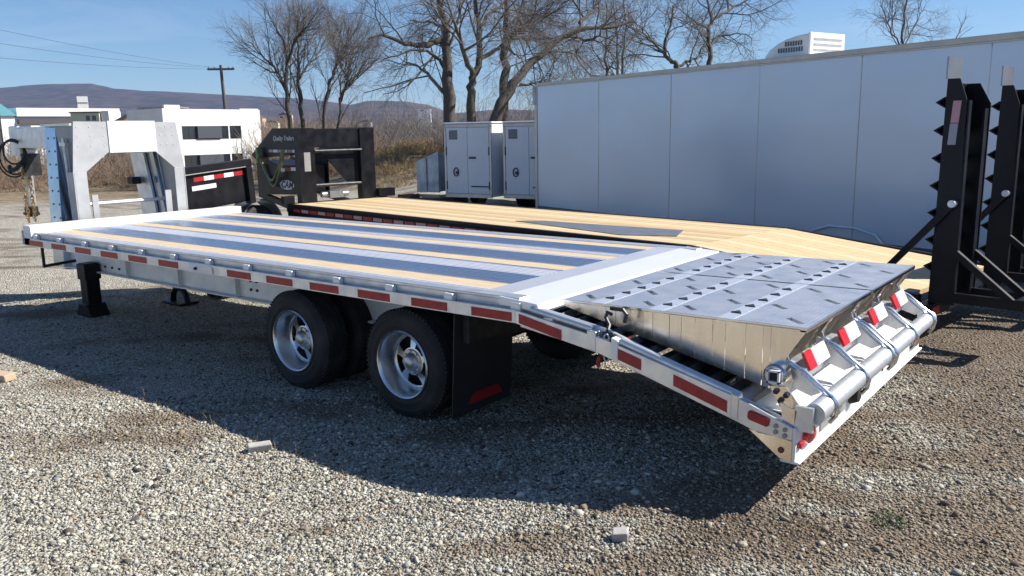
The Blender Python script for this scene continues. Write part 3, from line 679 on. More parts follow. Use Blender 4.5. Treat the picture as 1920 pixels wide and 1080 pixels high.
for y, sg in ((.66, 1), (1.95, -1)):
    ya, yb = sorted((y, y+sg*.11))
    pr_ = [(-7.47,2.08),(-7.20,2.08),(-6.98,1.06),(-6.88,.50),(-7.14,.50),(-7.26,1.05)]
    yo = lambda z: y-sg*(.14*(2.08-z)/1.0-.06)     # the outer face flares out towards the deck
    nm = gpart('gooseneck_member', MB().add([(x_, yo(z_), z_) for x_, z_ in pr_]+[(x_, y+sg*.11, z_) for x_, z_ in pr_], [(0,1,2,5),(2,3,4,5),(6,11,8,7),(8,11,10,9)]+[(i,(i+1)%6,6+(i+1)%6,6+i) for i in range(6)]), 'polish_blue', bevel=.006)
    if sg > 0: studs('bolt', MB().lathe([(0,-.006),(.011,-.006),(.012,0)], 'y', k=8), 'plate', nm, [(-7.42+.22*k/6+dx, yo(1.95-.15*k)-.001, 1.95-.15*k) for k in range(7) for dx in (.05, .2)])
    ya, yb = sorted((y+sg*.05, y+sg*.058))
    gpart('gooseneck_web', MB().prism([(-7.19,2.08),(px0-.003,2.08),(px0-.003,.85),(-6.93,.85)], 'y', ya, yb), 'plate')
    gpart('web_post', MB().tube([(-6.95,y+sg*.02,1.95),(-6.90,y+sg*.02,1.05)], .018, 8), 'galv', smooth=True)
    gpart('web_bracket', MB().box((-7.02,min(y,y+sg*.05),1.86),(-6.88,max(y,y+sg*.05),1.90)).box((-6.90,min(y,y+sg*.05),.98),(-6.76,max(y,y+sg*.05),1.24)), 'alum')
    # neck arm converging on the coupler
    p0 = Vector((-7.33, y+sg*.17, 1.96)); p1 = Vector((-9.42, 1.295-sg*.07, 1.96))
    gpart('neck_beam', MB().bar(p0, p1, .10, .26), 'alum', bevel=.006)
gpart('far_brace', MB().prism([(-7.62,1.75),(-7.30,1.75),(-7.12,1.05),(-7.12,.95),(-7.45,.95)], 'y', 1.80, 1.83), 'alum')
gpart('hydraulic_box', MB().box((-7.50,1.66,1.36),(-7.36,1.78,1.45)), 'black', bevel=.01)
gpart('cross_tube', MB().tube([(-7.0,.72,1.18),(-7.0,1.9,1.18)], .022, 10), 'alum_white', smooth=True)
gpart('coupler_housing', MB().box((-9.62,1.17,1.72),(-9.36,1.42,2.12)).prism([(-9.36,1.80),(-9.36,2.12),(-9.0,2.12),(-9.0,1.86)], 'y', 1.20, 1.39), 'alum', bevel=.015)
cp_ = gpart('coupler_tube', MB().tube([(-9.5,1.295,2.05),(-9.5,1.295,1.02)], .07, 16), 'galv', smooth=True)
obj('coupler', MB().lathe([(0,0),(.07,0),(.085,.02),(.085,.13),(.06,.16)], 'z', (-9.5,1.295,.88), 16).box((-9.62,1.23,.90),(-9.40,1.36,.94)), 'darkmetal', cp_, smooth=True)
gpart('jack_plate', MB().box((-9.35,1.18,1.45),(-9.30,1.41,1.75)), 'darkmetal')
cb = MB(); q0 = Vector((-9.42, 1.10, 1.68))
for k, (rr, dx_, dz_) in enumerate(((.22, 0, 0), (.205, .03, .02), (.15, .05, .10))):
    cb.tube([q0+_rt*(dx_+rr*math.cos(t)*.92)+Vector((.01*k, -.015*k, dz_+rr*1.1*math.sin(t))) for t in np.linspace(0, 2*math.pi, 36)[:-1]], .012, 6, closed=True)
cb.tube([q0+Vector((-.12,0,-.10)), q0+Vector((-.02,-.03,-.16)), q0+Vector((.08,0,-.13)), q0+Vector((.16,.05,-.05))], .03, 6)
tag(obj('breakaway_cable', cb, 'cable', smooth=True), 'black coiled electrical cable hanging from the aluminum gooseneck coupler', 'cable')
for q, (xc, yc, lab) in enumerate(((-9.30,1.16,'brass coloured safety chain hanging below the gooseneck coupler, nearer strand'),(-9.36,1.27,'brass coloured safety chain hanging below the gooseneck coupler, farther strand'))):
    cm_ = MB()
    for i in range(17):
        z = 1.52-.042*i; a = (i % 2)*math.pi/2
        cm_.tube([(xc+.02*math.cos(t)*math.cos(a)+.012*math.sin(i*2), yc+.02*math.cos(t)*math.sin(a), z+.032*math.sin(t)) for t in np.linspace(0, 2*math.pi, 11)[:-1]], .008, 5, closed=True)
    tag(obj('safety_chain', cm_, 'brass', smooth=True), lab, 'chain', 'safety chains on the aluminum trailer')

# ------------------------------------------------------------------ BLACK EQUIPMENT TRAILER with wood deck
WA = math.radians(-8.8)
WT = thing('equipment_trailer', 'black gooseneck trailer with pine plank deck and two tall upright ramps', 'trailer', (-8.71, 5.1, 0), WA)
def wp(name, mb, mt, **k): return obj(name, mb, mt, WT, **k)
DZ = .78; Wd = 1.97
npl = 12; pw = (Wd-.10)/npl
for i in range(npl):
    v0 = .05+i*pw; e = 8.05
    wp('deck_plank', MB().box((-4.02,-pw/2+.003,-.04),(4.02,pw/2-.003,0)), ('wood1','wood2','wood3')[(i*7+i//3) % 3], loc=(4.03, v0+pw/2, DZ+RNG.uniform(-.002,.002)))
    wp('dovetail_plank', MB().prism([(8.06,DZ-.001),(8.06,DZ-.04),(10.2,.52),(10.2,.56)], 'y', v0+.003, v0+pw-.003), ('wood2','wood1','wood1')[(i*5) % 3])
for v in (-.03, Wd-.04):
    wp('side_rail', MB().prism([(-.02,DZ+.004),(8.06,DZ+.004),(10.3,.575),(10.3,.44),(8.0,.60),(-.02,.60)], 'y', v, v+.07), 'black', bevel=.004)
    wp('rub_rail', MB().box((.0, v-.05 if v < 0 else v+.10, .66), (8.0, v-.04 if v < 0 else v+.11, .73)), 'black')
wp('front_header', MB().box((-.06,-.03,.55),(-.02,Wd+.03,DZ+.01)), 'black')
tr = tw = None
for i in range(30):
    x = .35+i*.26
    if i % 2 == 0:
        if tr is None: tr = wp('reflective_tape', MB().box((-.11,-.003,-.025),(.11,0,.025)), 'red', loc=(x,-.082,.695))
        else: dup(tr, WT, (x,-.082,.695))
    else:
        if tw is None: tw = wp('reflective_tape', MB().box((-.11,-.003,-.025),(.11,0,.025)), 'pink_tape', loc=(x,-.082,.695))
        else: dup(tw, WT, (x,-.082,.695))
wp('deck_shade_patch', MB().prism([(5.0,.50),(7.0,.22),(7.55,.50),(7.3,.98),(5.3,.72)], 'z', DZ+.003, DZ+.009), 'plate')  # gray sheet that stands in for a patch of shade on the planks
def dz(u): return DZ-.0004-(u-8.06)*.1028
for v in (.18, Wd-.18): wp('frame_beam', MB().box((-.2,v-.05,.46),(8.0,v+.05,.735)), 'black')
for u in (4.6, 5.55):
    for v, fl in ((.02,0),(Wd-.02,1)):
        c = w0.copy(); COL.objects.link(c); c.parent = WT; c.location = (u, v+.1 if not fl else v-.1, .383); c.rotation_euler = (0, 0, math.pi if fl else 0)
        for ch_ in w0.children: dup(ch_, c, (0, 0, 0))
# gooseneck of the black trailer
for v in (.22, 1.45):
    u_ = wp('neck_upright', MB().box((-.16,v,.55),(.02,v+.26,2.05)), 'black', bevel=.006)
    obj('flange', MB().box((.02,v-.02,.60),(.032,v+.28,2.05)), 'black', u_)
    if v < 1:
        lb = obj('label_plate', MB().box((.0325,v+.07,1.32),(.036,v+.19,1.64)), 'trim', u_)
wp('neck_crossbeam', MB().box((-.14,.49,1.72),(.01,1.445,2.04)), 'black', bevel=.006)
wp('neck_pipe', MB().tube([(.03,.50,1.66),(.03,1.45,1.66)], .024, 10), 'darkmetal', smooth=True)
wp('neck_gusset', MB().prism([(.62,1.69),(1.445,1.69),(1.445,1.10),(1.16,1.10)], 'x', -.06, -.04), 'black')
wp('neck_pipe', MB().tube([(.0,.40,1.07),(.0,1.6,1.07)], .03, 10), 'darkmetal', smooth=True)
wp('winch', MB().box((-.12,.75,.84),(.05,1.02,.96)).tube([(-.03,.62,.90),(-.03,1.15,.90)], .05, 12), 'plate', smooth=True)
wp('tie_bracket', MB().box((-.05,1.75,.80),(.10,2.1,.95)).box((-.05,-.15,.80),(.06,.05,.92)), 'black')
# side plates and toolbox of the neck
for v in (1.64, .30):
    sp_ = wp('neck_side_plate', MB().prism([(-.15,2.05),(-1.04,2.06),(-1.92,1.58),(-1.80,1.52),(-1.0,1.56),(-.15,1.60)], 'y', v, v+.02), 'black')
for i in range(1): wp('neck_back_plate', MB().prism([(-.17,.95),(-1.5,.95),(-1.5,1.5),(-.9,1.6),(-.17,1.62)], 'y', .86, .88), 'black')
tb = wp('toolbox', MB().prism([(-.17,.92),(-1.62,.86),(-1.62,1.32),(-1.3,1.50),(-.9,1.42),(-.17,1.42)], 'y', .28, .80), 'black', bevel=.01)
def text(body, size, parent, loc, rot, mt, shear=0., ext=.002, name='lettering', xs=1., bold=0.):
    c = bpy.data.curves.new(name, 'FONT'); c.body = body; c.size = size; c.shear = shear; c.extrude = ext; c.align_x = 'CENTER'; c.align_y = 'CENTER'; c.offset = bold
    tmp = bpy.data.objects.new('tmp', c); COL.objects.link(tmp); dg = bpy.context.evaluated_depsgraph_get()
    me = bpy.data.meshes.new_from_object(tmp.evaluated_get(dg)); bpy.data.objects.remove(tmp); me.name = name
    me.materials.clear(); me.materials.append(M[mt]); o = link(name, me, parent, loc, rot); o.scale = (xs, 1, 1); return o
text('Quality Trailers', .118, sp_, (-.66,.2965,1.88), (math.pi/2,0,0), 'white_tape', .35)
for i in range(6):
    obj('reflective_tape', MB().box((-1.22+i*.17,-.0035,1.635),(-1.07+i*.17,0,1.685)), ('pink_tape','white_tape')[i % 2], sp_, loc=(0,.2995,0))
lg = obj('emblem_plate', MB().prism([(.26*math.cos(t)*1.0-.60, 1.07+.085*math.sin(t)) for t in np.linspace(0,2*math.pi,20)[:-1]], 'y', .2765, .2785), 'white_tape', tb)
text('CAM', .17, lg, (-.60,.2755,1.07), (math.pi/2,0,0), 'black', .3, .001, 'lettering', 1.15, .004)
for i in range(3):
    obj('reflective_tape', MB().box((-.82+i*.2,.275,1.30+.012*i),(-.64+i*.2,.2785,1.36+.012*i)), ('white_tape','red','white_tape')[i], tb)
wp('pump_valve', MB().box((-1.55,.20,1.44),(-1.48,.27,1.72)).tube([(-1.5,.2,1.5),(-1.40,.2,1.58)], .03, 8), 'green_valve', bevel=.01)
for k in range(2):
    hs_ = [(-1.45+.95*t-.05*k, .22+.03*math.sin(6*t), 1.62-(.62-.1*k)*math.sin(math.pi*t)**.8+(.08*t)) for t in np.linspace(0,1,16)]
    wp('hydraulic_hose', MB().tube(hs_, .022, 8), 'olive_hose', smooth=True)
wp('neck_post', MB().box((-1.78,.32,.80),(-1.62,.5,1.56)), 'black', bevel=.006)
studs('drawbar', MB().bar((-1.70,0,.85),(-.2,0,.62),.09,.10), 'black', WT, [(0,.35,0),(0,1.55,0)])
# upright ramps
def up_ramp(v0, wd, zt, tape):
    rp = wp('ramp', MB().prism([(10.33,.50),(10.35,zt-.17),(10.44,zt-.17),(10.50,zt-.33),(10.53,.50)], 'y', v0, v0+.012), 'black')
    obj('ramp_rail', MB().prism([(10.34,.50),(10.36,zt-.2),(10.47,zt-.2),(10.56,zt-.36),(10.56,.50)], 'y', v0+wd-.012, v0+wd), 'black', rp)
    obj('ramp_flange', MB().box((10.515,v0-.004,.52),(10.525,v0+.05,zt-.34)).box((10.53,v0+wd-.10,.52),(10.552,v0+wd,zt-.4)), 'black', rp)
    obj('ramp_tongue', MB().box((10.335,v0,zt-.17),(10.347,v0+.31,zt)), 'plate', rp)
    obj('ramp_skin', MB().box((10.36,v0+.014,zt-.55),(10.37,v0+wd-.014,zt-.2)), 'black', rp)
    n = 7
    for i in range(n):
        z = .80+i*(zt-1.15)/(n-1)
        obj('cleat', MB().prism([(10.338,z+.042),(10.27,z),(10.338,z-.042),(10.338,z-.027),(10.293,z),(10.338,z+.027)], 'y', v0-.002, v0+wd), 'black', rp)
        if i < n-1: obj('rung', MB().box((10.36,v0+.013,z-.022),(10.42,v0+wd-.013,z+.022)), 'black', rp)
    obj('brace', MB().bar((10.47,v0-.03,1.32),(9.95,v0-.03,.70),.02,.055), 'black', rp)
    obj('pin', MB().lathe([(0,-.06),(.03,-.06),(.03,0)], 'y', (10.47,v0,1.32), 12), 'galv', rp)
    for v in (v0, v0+wd-.05):
        obj('stand_leg', MB().bar((10.50,v+.02,.93),(10.95,v+.02,.57),.045,.05), 'black', rp)
        obj('stand_foot', MB().bar((10.45,v+.02,.56),(11.02,v+.02,.56),.05,.08), 'black', rp)
    obj('stand_crossbar', MB().bar((11.0,v0-.01,.565),(11.0,v0+wd+.02,.565),.06,.08), 'black', rp)
    if tape:
        obj('reflective_tape', MB().prism([(10.405,2.12),(10.465,2.12),(10.455,1.95),(10.395,1.95)], 'y', v0-.003, v0-.0005), 'pink_tape', rp, label='faded red tape')
        obj('reflective_tape', MB().prism([(10.393,1.945),(10.453,1.945),(10.445,1.78),(10.385,1.78)], 'y', v0-.003, v0-.0005), 'lilac_tape', rp, label='dull grey tape')
up_ramp(.10, .38, 2.46, True); up_ramp(1.42, .40, 2.44, False)
wp('rear_beam', MB().box((10.28,-.03,.40),(10.40,Wd+.03,.50)), 'black')
wp('rear_marker', MB().box((10.405,.0,.42),(10.41,.14,.48)), 'red')

# ------------------------------------------------------------------ BLACK DUMP BODY TRAILER
dl = at(338, 315, 12.6); dr = at(472, 297, 13.8); dv = Vector((dr.x-dl.x, dr.y-dl.y, 0)); Ld = dv.length; pit = math.atan2(dr.z-dl.z, Ld)
DT = thing('dump_trailer', 'black steel dump body trailer parked behind the aluminum gooseneck', 'trailer', (dl.x, dl.y, 0), math.atan2(dv.y, dv.x))
def dp(n_, mb, mt, **k): return obj(n_, mb, mt, DT, **k)
HB = dl.z-1.41
body = dp('body', MB().box((0,0,.72),(Ld,.7,1.30)), 'black', loc=(0,0,HB), rot=(0,-pit,0), bevel=.01)
obj('top_rail', MB().box((-.04,-.05,1.30),(Ld+.04,.06,1.41)), 'black', body, bevel=.008)
obj('rail_lip', MB().box((-.04,-.055,1.285),(Ld,-.001,1.298)), 'trim', body)
obj('corner_post', MB().box((Ld-.1,-.06,.68),(Ld+.02,.05,1.30)), 'black', body)
for i in range(5):
    obj('reflective_tape', MB().box((.30+i*.20,-.004,1.165),(.495+i*.20,-.001,1.235)), ('red','white_tape')[i % 2], body)
obj('label_strip', MB().box((.25,-.004,1.03),(.72,-.001,1.10)), 'white_tape', body)
dp('chassis', MB().box((-.3,.1,.5),(Ld+.1,.6,.62)), 'black')
c = w0.copy(); COL.objects.link(c); c.parent = DT; c.location = (Ld+.18,.1,.383); c.rotation_euler = (0,0,0)
for ch_ in w0.children: dup(ch_, c, (0,0,0))
dp('fender', MB().prism([(Ld+.18+.48*math.cos(t), .42+.46*math.sin(t)) for t in np.linspace(.1,3.04,14)]+[(Ld+.18+.45*math.cos(t), .42+.43*math.sin(t)) for t in np.linspace(3.04,.1,14)], 'y', .04, .39), 'plate', smooth=True)

# ------------------------------------------------------------------ GRAY ENCLOSED TRAILER
ga = Vector((-8.265, 11.66)); gb = Vector((1.55, 8.36)); gd = (gb-ga); gL = gd.length
GT = thing('enclosed_trailer', 'long silver grey enclosed cargo trailer standing behind the plank deck trailer', 'trailer', (ga.x, ga.y, 0), math.atan2(gd.y, gd.x))
GT.scale = (1.1, 1.1, 1.034)
def gg(n_, mb, mt, **k): return obj(n_, mb, mt, GT, **k)
seams = [0, 1.95, 3.82, 5.66, 7.33, 8.98, 10.7, 12.4, 14.1]
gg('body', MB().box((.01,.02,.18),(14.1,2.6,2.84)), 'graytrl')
for a, b in zip(seams[:-1], seams[1:]):
    n = 8; mb = MB()
    nz = 10; vs = []; 
    for i in range(n+1):
        for j in range(nz+1):
            u = a+.006+(b-a-.012)*i/n; z = .20+(2.605+.05*u/14.1)*j/nz
            bul = .004*math.sin(math.pi*i/n)*(1 if 0 < j < nz else .3)+ .0035*math.sin(u*3.1+z*2.2)*math.sin(z*1.9+a)+(.0028*RNG.normal() if 0 < i < n and 0 < j < nz else 0)
            vs.append((u, .008-bul, z))
    mb.add(vs, [(i*(nz+1)+j, (i+1)*(nz+1)+j, (i+1)*(nz+1)+j+1, i*(nz+1)+j+1) for i in range(n) for j in range(nz)])
    gg('side_panel', mb, 'graytrl', smooth=True)
    gg('seam_strip', MB().box((b-.004,.005,.20),(b+.005,.012,2.803)), 'trim')
gg('roof_rail', MB().prism([(-.02,2.825),(14.1,2.875),(14.1,2.97),(-.02,2.88)], 'y', -.012, .06), 'roofrail', bevel=.006)
gg('drip_edge', MB().prism([(-.02,2.805),(14.1,2.855),(14.1,2.874),(-.02,2.824)], 'y', -.018, .03), 'trim')
gg('roof', MB().prism([(0,2.86),(14.1,2.95),(14.1,2.97),(0,2.88)], 'y', .06, 2.6), 'white')
gg('lower_rail', MB().box((0,-.01,.12),(14.1,.05,.24)), 'darktrim')
gg('corner_post', MB().box((-.09,-.01,.16),(.0,.10,2.86)), 'trim', bevel=.01)
gg('corner_lamp', MB().box((-.14,-.03,2.42),(-.005,.06,2.82)), 'sheet', bevel=.03)
ax = gg('fender', MB().tube([(6.5,-.03,.1),(6.75,-.03,.34),(7.0,-.03,.425),(7.4,-.03,.425),(7.7,-.03,.355),(7.95,-.03,.1)], .018, 8), 'alum_white', smooth=True)
for u in (6.85, 7.6):
    c = w0.copy(); COL.objects.link(c); c.parent = GT; c.location = (u,.05,.05); c.rotation_euler = (0,0,0)
    for ch_ in w0.children: dup(ch_, c, (0,0,0))
ac = gg('air_conditioner', MB().prism([(5.47,2.92),(5.50,2.99),(5.58,3.07),(5.70,3.145),(5.86,3.205),(6.05,3.245),(6.27,3.26),(6.27,2.92)], 'y', .30, 1.05), 'white', bevel=.012)
obj('end_cowl', MB().box((6.272,.27,2.92),(6.31,1.08,3.275)), 'white', ac, bevel=.012)
studs('end_louver', MB().box((6.3105,.36,-.012),(6.318,1.0,.012)), 'trim', ac, [(0,0,3.02+k*.08) for k in range(3)])
for z, us, ue in ((3.01,5.74,6.2),(3.10,5.86,6.2)):
    studs('vent_slot', MB().box((0,.292,z),(.024,.2985,z+.07)), 'glass', ac, [(us+k*.045,0,0) for k in range(int((ue-us)/.045))])

# ------------------------------------------------------------------ WHITE CARGO TRAILERS
ex = Vector((.99, .11, 0)).normalized(); ey = Vector((-ex.y, ex.x, 0))
def cargo(px0_, d, label, wd):
    p = at(px0_, 300, d)
    ct = thing('cargo_trailer', label, 'trailer', (p.x, p.y, 0), math.atan2(ex.y, ex.x), 'small white cargo trailers')
    b_ = obj('body', MB().box((0,.02,.38),(wd,3.4,2.12)), 'cargo', ct, bevel=.02)
    obj('roof', MB().box((-.02,-.01,2.12),(wd+.02,3.42,2.17)), 'cargo', ct, bevel=.02)
    for i, (a, b) in enumerate(((.07,wd*.5-.004),(wd*.5+.004,wd-.07))):
        dr_ = obj('door', MB().box((a,-.012,.46),(b,.018,2.04)), 'cargo', ct, bevel=.006)
        studs('hinge', MB().box((a-.02 if i == 0 else b-.01,-.022,0),(a+.01 if i == 0 else b+.02,-.010,.2)), 'darkmetal', dr_, [(0,0,.56),(0,0,1.38)])
        if i == 0:
            obj('vent', MB().box((a+.09,-.022,1.76),(a+.33,-.0125,1.98)), 'ventgray', dr_)
            obj('hasp_ring', MB().tube([(a+.28+.07*math.cos(t),-.03,.98+.10*math.sin(t)) for t in np.linspace(0,2*math.pi,15)[:-1]], .013, 6, closed=True).box((a+.27,-.028,.93),(a+.33,-.0125,1.0)), 'darkmetal', dr_)
        else:
            obj('latch', MB().box((a+.05,-.03,1.30),(a+.24,-.0125,1.345)), 'darkmetal', dr_)
            obj('lower_latch', MB().box((a+.10,-.03,.62),(b-.02,-.0125,.65)), 'darkmetal', dr_)
    obj('frame_trim', MB().box((0,-.014,.40),(.06,.02,2.10)).box((wd-.06,-.014,.40),(wd,.02,2.10)).box((0,-.014,2.045),(wd,.02,2.118)).box((0,-.014,.36),(wd,.02,.452)), 'trim', ct, bevel=.004)
    for y in (1.5,):
        for xx, fl in ((-.12,0),(wd+.12,1)):
            c = w0.copy(); COL.objects.link(c); c.parent = ct; c.location = (xx, y, .35); c.rotation_euler = (0,0,(-math.pi/2 if not fl else math.pi/2)); c.scale = (.85,.85,.85)
            for ch_ in w0.children: dup(ch_, c, (0,0,0))
    return ct
cargo(834, 20.4, 'white cargo trailer with double rear doors beside the bare tree trunks', 1.37)
cargo(944, 19.7, 'white cargo trailer half hidden behind the end of the long grey trailer', 1.42)
q = at(782, 362, 21.2); 
SP = thing('steel_hopper', 'blue grey sheet metal hopper beside the left white cargo trailer', 'hopper', (q.x, q.y, 0), math.atan2(ex.y, ex.x))
obj('side_sheet', MB().prism([(0,.45),(0,1.22),(.70,1.47),(.70,.45)], 'y', 0, .05), 'sheet', SP, bevel=.006)
obj('body', MB().prism([(.02,.47),(.02,1.18),(.68,1.42),(.68,.47)], 'y', .052, 1.2), 'sheet', SP)
obj('rib', MB().box((.30,-.03,.47),(.34,-.001,1.30)), 'sheet', SP)
obj('skid', MB().box((0,-.05,.0),(.75,1.2,.30)), 'darkmetal', SP)
obj('tongue', MB().box((.05,-.06,.33),(.75,.0,.40)), 'tanwall', SP)
q = at(752, 372, 21); z0 = float(gh(q.x, q.y))
sc_ = thing('scrap_pile', 'pile of rusty red scrap and white blocks beside the black gooseneck', 'scrap pile', (q.x, q.y, z0))
for i in range(9):
    a, b, c_ = RNG.uniform(-.4,.45), RNG.uniform(-.3,.3), .06+.13*(i//3)
    obj('block', MB().box((-.16,-.12,-.06),(.16,.12,.06)), ('brick','brick','stonewhite')[i % 3 if i < 6 else 0], sc_, loc=(a, b, c_), rot=(RNG.uniform(-.2,.2), RNG.uniform(-.2,.2), RNG.uniform(0,3)))

# ------------------------------------------------------------------ buildings of the town
def gz(p): return float(gh(p.x, p.y))
RA = math.atan2(_rt.y, _rt.x)
def bthing(name, label, cat, pxl, d, rz=0., group=None):
    p = at(pxl, 250, d); return thing(name, label, cat, (p.x, p.y, gz(p)), RA+rz, group), gz(p)
# white building with two bands of openings
wb, z0 = bthing('office_building', 'white two storey building with dark ribbon openings behind the black trailer', 'building', 312, 110, .87)
def zpy(py, d, pxl=350): return at(pxl, py, d).z - z0
zt_ = zpy(204, 110); u = 1.0
wl_ = 14.2
obj('wall', MB().box((0,.3,0),(wl_,10,zt_-.05)), 'darkmetal', wb)
bands = [(zpy(236,110), zt_), (zpy(292,110), zpy(262,110)), (-1.0, zpy(318,110))]
for a, b in bands: obj('wall_band', MB().box((.001,0,a),(wl_-.001,.3,b)), 'whitewall', wb)
obj('end_wall', MB().box((wl_-3.0,-.03,-1),(wl_,.299,zt_+.15)), 'whitewall', wb)
obj('end_wall', MB().box((0,-.03,-1),(2.2,.299,zt_+.55)), 'whitewall', wb)
obj('side_wall', MB().box((-.3,.0,-1),(0,10,zt_+.1)), 'whitewall', wb)
obj('side_wall', MB().box((wl_,.0,-1),(wl_+.25,10,zt_)), 'whitewall', wb)
obj('roof', MB().box((0,.3,zt_-.05),(wl_,10,zt_+.05)), 'trim', wb)
for (a, b) in ((zpy(262,110), zpy(236,110)), (zpy(318,110), zpy(292,110))):
    for i in range(9):
        wn_ = obj('window', MB().box((2.3+i*.99,.12,a+.001),(3.25+i*.99,.2,b-.001)), 'glass', wb)
    obj('column', MB().box((9.2,.02,a),(9.4,.25,b)), 'whitewall', wb)
    obj('box_bay', MB().box((4.4,-.25,a+.15),(8.0,.1,b-.02)), 'darktrim', wb)
# gray wing left of it
gw, z0 = bthing('warehouse', 'low blue grey warehouse wing left of the white building', 'building', 262, 150, .1)
hgt = at(280, 201, 150).z-z0
obj('wall', MB().box((0,0,0),(5.6,12,hgt)), 'sheet', gw); obj('roof', MB().box((-.2,-.2,hgt),(5.8,12.2,hgt+.2)), 'trim', gw)
for i in range(4): obj('panel_seam', MB().box((1+i*1.2,-.03,0),(1.06+i*1.2,0,hgt)), 'ventgray', gw)
# long store with teal gable
st, z0 = bthing('store', 'long white store with a teal hipped entrance at the far left', 'building', -40, 190, .80)
def zz(py, d=196): return at(60, py, d).z-z0
k = 190/CAM['f']
obj('wall', MB().box((8,0,0),(31.5,14,zz(230))), 'whitewall', st); obj('fascia', MB().box((8.2,-.5,zz(218)),(31.8,14,zz(202))), 'white', st)
obj('canopy', MB().box((8.2,-1.6,zz(232)),(31,0,zz(224))), 'brownroof', st)
for i in range(7): obj('window', MB().box((13+i*2.5,-.05,zz(248)),(15+i*2.5,0,zz(236))), 'glass', st)
en = obj('entrance', MB().box((-11,-.9,0),(7.5,10,zz(216))), 'whitewall', st)
obj('gable_roof', MB().prism([(-11.6,zz(217)),(8.0,zz(217)),(5,zz(196)),(2.6,zz(186)),(-11.6,zz(186))], 'y', -1.4, 10.2), 'teal', en)
obj('door', MB().box((2.0,-.95,0),(4.2,-.9,zz(240))), 'glass', en)
pc, z0 = bthing('parked_car', 'small red car parked before the far left store', 'car', -12, 150, .1)
obj('body', MB().prism([(0,.35),(0,.9),(.9,1.0),(1.4,1.45),(3.0,1.45),(3.6,1.0),(4.4,.9),(4.4,.35)], 'y', 0, 1.7), 'redcar', pc, bevel=.05)
obj('window', MB().prism([(1.05,1.0),(1.45,1.4),(2.9,1.4),(3.4,1.0)], 'y', -.01, 1.71), 'glass', pc)
for x in (.9, 3.5): obj('wheel', MB().lathe([(0,-.03),(.3,-.03),(.32,0),(.32,.2),(0,.2)], 'y', (x, 0, .32), 16), 'rubber', pc)
sg, z0 = bthing('pole_sign', 'yellow sign box on a thin dark pole above the store', 'sign', 3, 120, 0)
obj('pole', MB().tube([(0,0,0),(0,0,at(3,150,120).z-z0)], .12, 8), 'darkmetal', sg)
obj('sign_box', MB().box((-.55,-.2,at(3,153,120).z-z0),(.3,.2,at(3,138,120).z-z0)), 'yellow', sg)
cr, z0 = bthing('shop', 'low cream shop right of the long white store', 'building', 136, 175, 0)
hh = at(150, 212, 175).z-z0
obj('wall', MB().box((0,0,0),(6.0,8,hh)), 'cream', cr); obj('roof', MB().box((-.2,-.2,hh),(6.2,8.2,hh+.25)), 'brownroof', cr)
for i in range(2): obj('window', MB().box((3.2+i*1.3,-.04,hh-1.6),(4.0+i*1.3,0,hh-.6)), 'glass', cr)
obj('annex', MB().box((6.2,.5,0),(7.8,6,hh+.35)), 'white', cr)
tw_, z0 = bthing('tower_block', 'small dark and white tower block below the ridge', 'building', 151, 420, .5)
th = at(160, 181, 420).z-z0
obj('wall', MB().box((0,0,0),(5,5,th)), 'whitewall', tw_); obj('dark_face', MB().box((-.3,-.1,0),(0,5,th*.995)), 'darktrim', tw_)
for i in range(2): obj('window_band', MB().box((.2,-.12,th-3.4-i*3.6),(4.8,-.001,th-2.9-i*3.6)), 'ventgray', tw_)
rh, z0 = bthing('house', 'brown roofed house with tan gable left of the grey warehouse', 'house', 205, 165, .35, 'houses of the town')
hh = at(230, 230, 165).z-z0; rt2 = at(240, 212, 165).z-z0
obj('wall', MB().prism([(0,0),(4.6,0),(4.6,hh),(4.4,rt2),(0,hh-.6)], 'y', 0, 7), 'tanwall', rh); obj('roof', MB().prism([(-.5,hh-.8),(4.45,rt2),(4.45,rt2+.3),(-.5,hh-.4)], 'y', -.4, 7.4), 'brownroof', rh)
far_houses = [(446,226,310,3.2,3.6,'white','house','white cottage just right of the white building'),(452,240,240,7.0,2.6,'bluewall','shed','low blue shed right of the white building'),
              (470,222,420,6,3.,'tanwall','house','tan house on the slope left of the tall bare trees'),(497,230,330,5,3.,'cream','house','cream house among brush behind the blue shed'),
              (556,236,300,2.4,3.2,'cream','house','narrow cream house above the lettered black plate'),(676,229,260,3.4,3.,'white','house','white house above the black gooseneck beam'),
              (520,216,520,8,3.,'tanwall','house','far tan house low on the ridge between bare trees'),(783,205,900,14,3.4,'white','warehouse','white roofed building on the far lower ridge')]
for (pxl, pyt, d, wd, hgt, mt, nm, lab) in far_houses:
    p = at(pxl, pyt, d); z0 = p.z-hgt; base = gz(p)
    h_ = thing(nm, lab, 'house' if nm == 'house' else nm, (p.x, p.y, base), RA+RNG.uniform(-.3,.3), 'houses of the town')
    obj('wall', MB().box((0,0,0),(wd,wd*.8,p.z-base)), mt, h_)
    obj('roof', MB().prism([(-.2,p.z-base),(wd+.2,p.z-base),(wd*.5,p.z-base+wd*.22)], 'y', -.2, wd*.8+.2), 'brownroof' if nm == 'house' else 'trim', h_)
    obj('window', MB().box((wd*.2,-.03,p.z-base-hgt*.6),(wd*.42,0,p.z-base-hgt*.25)), 'glass', h_)

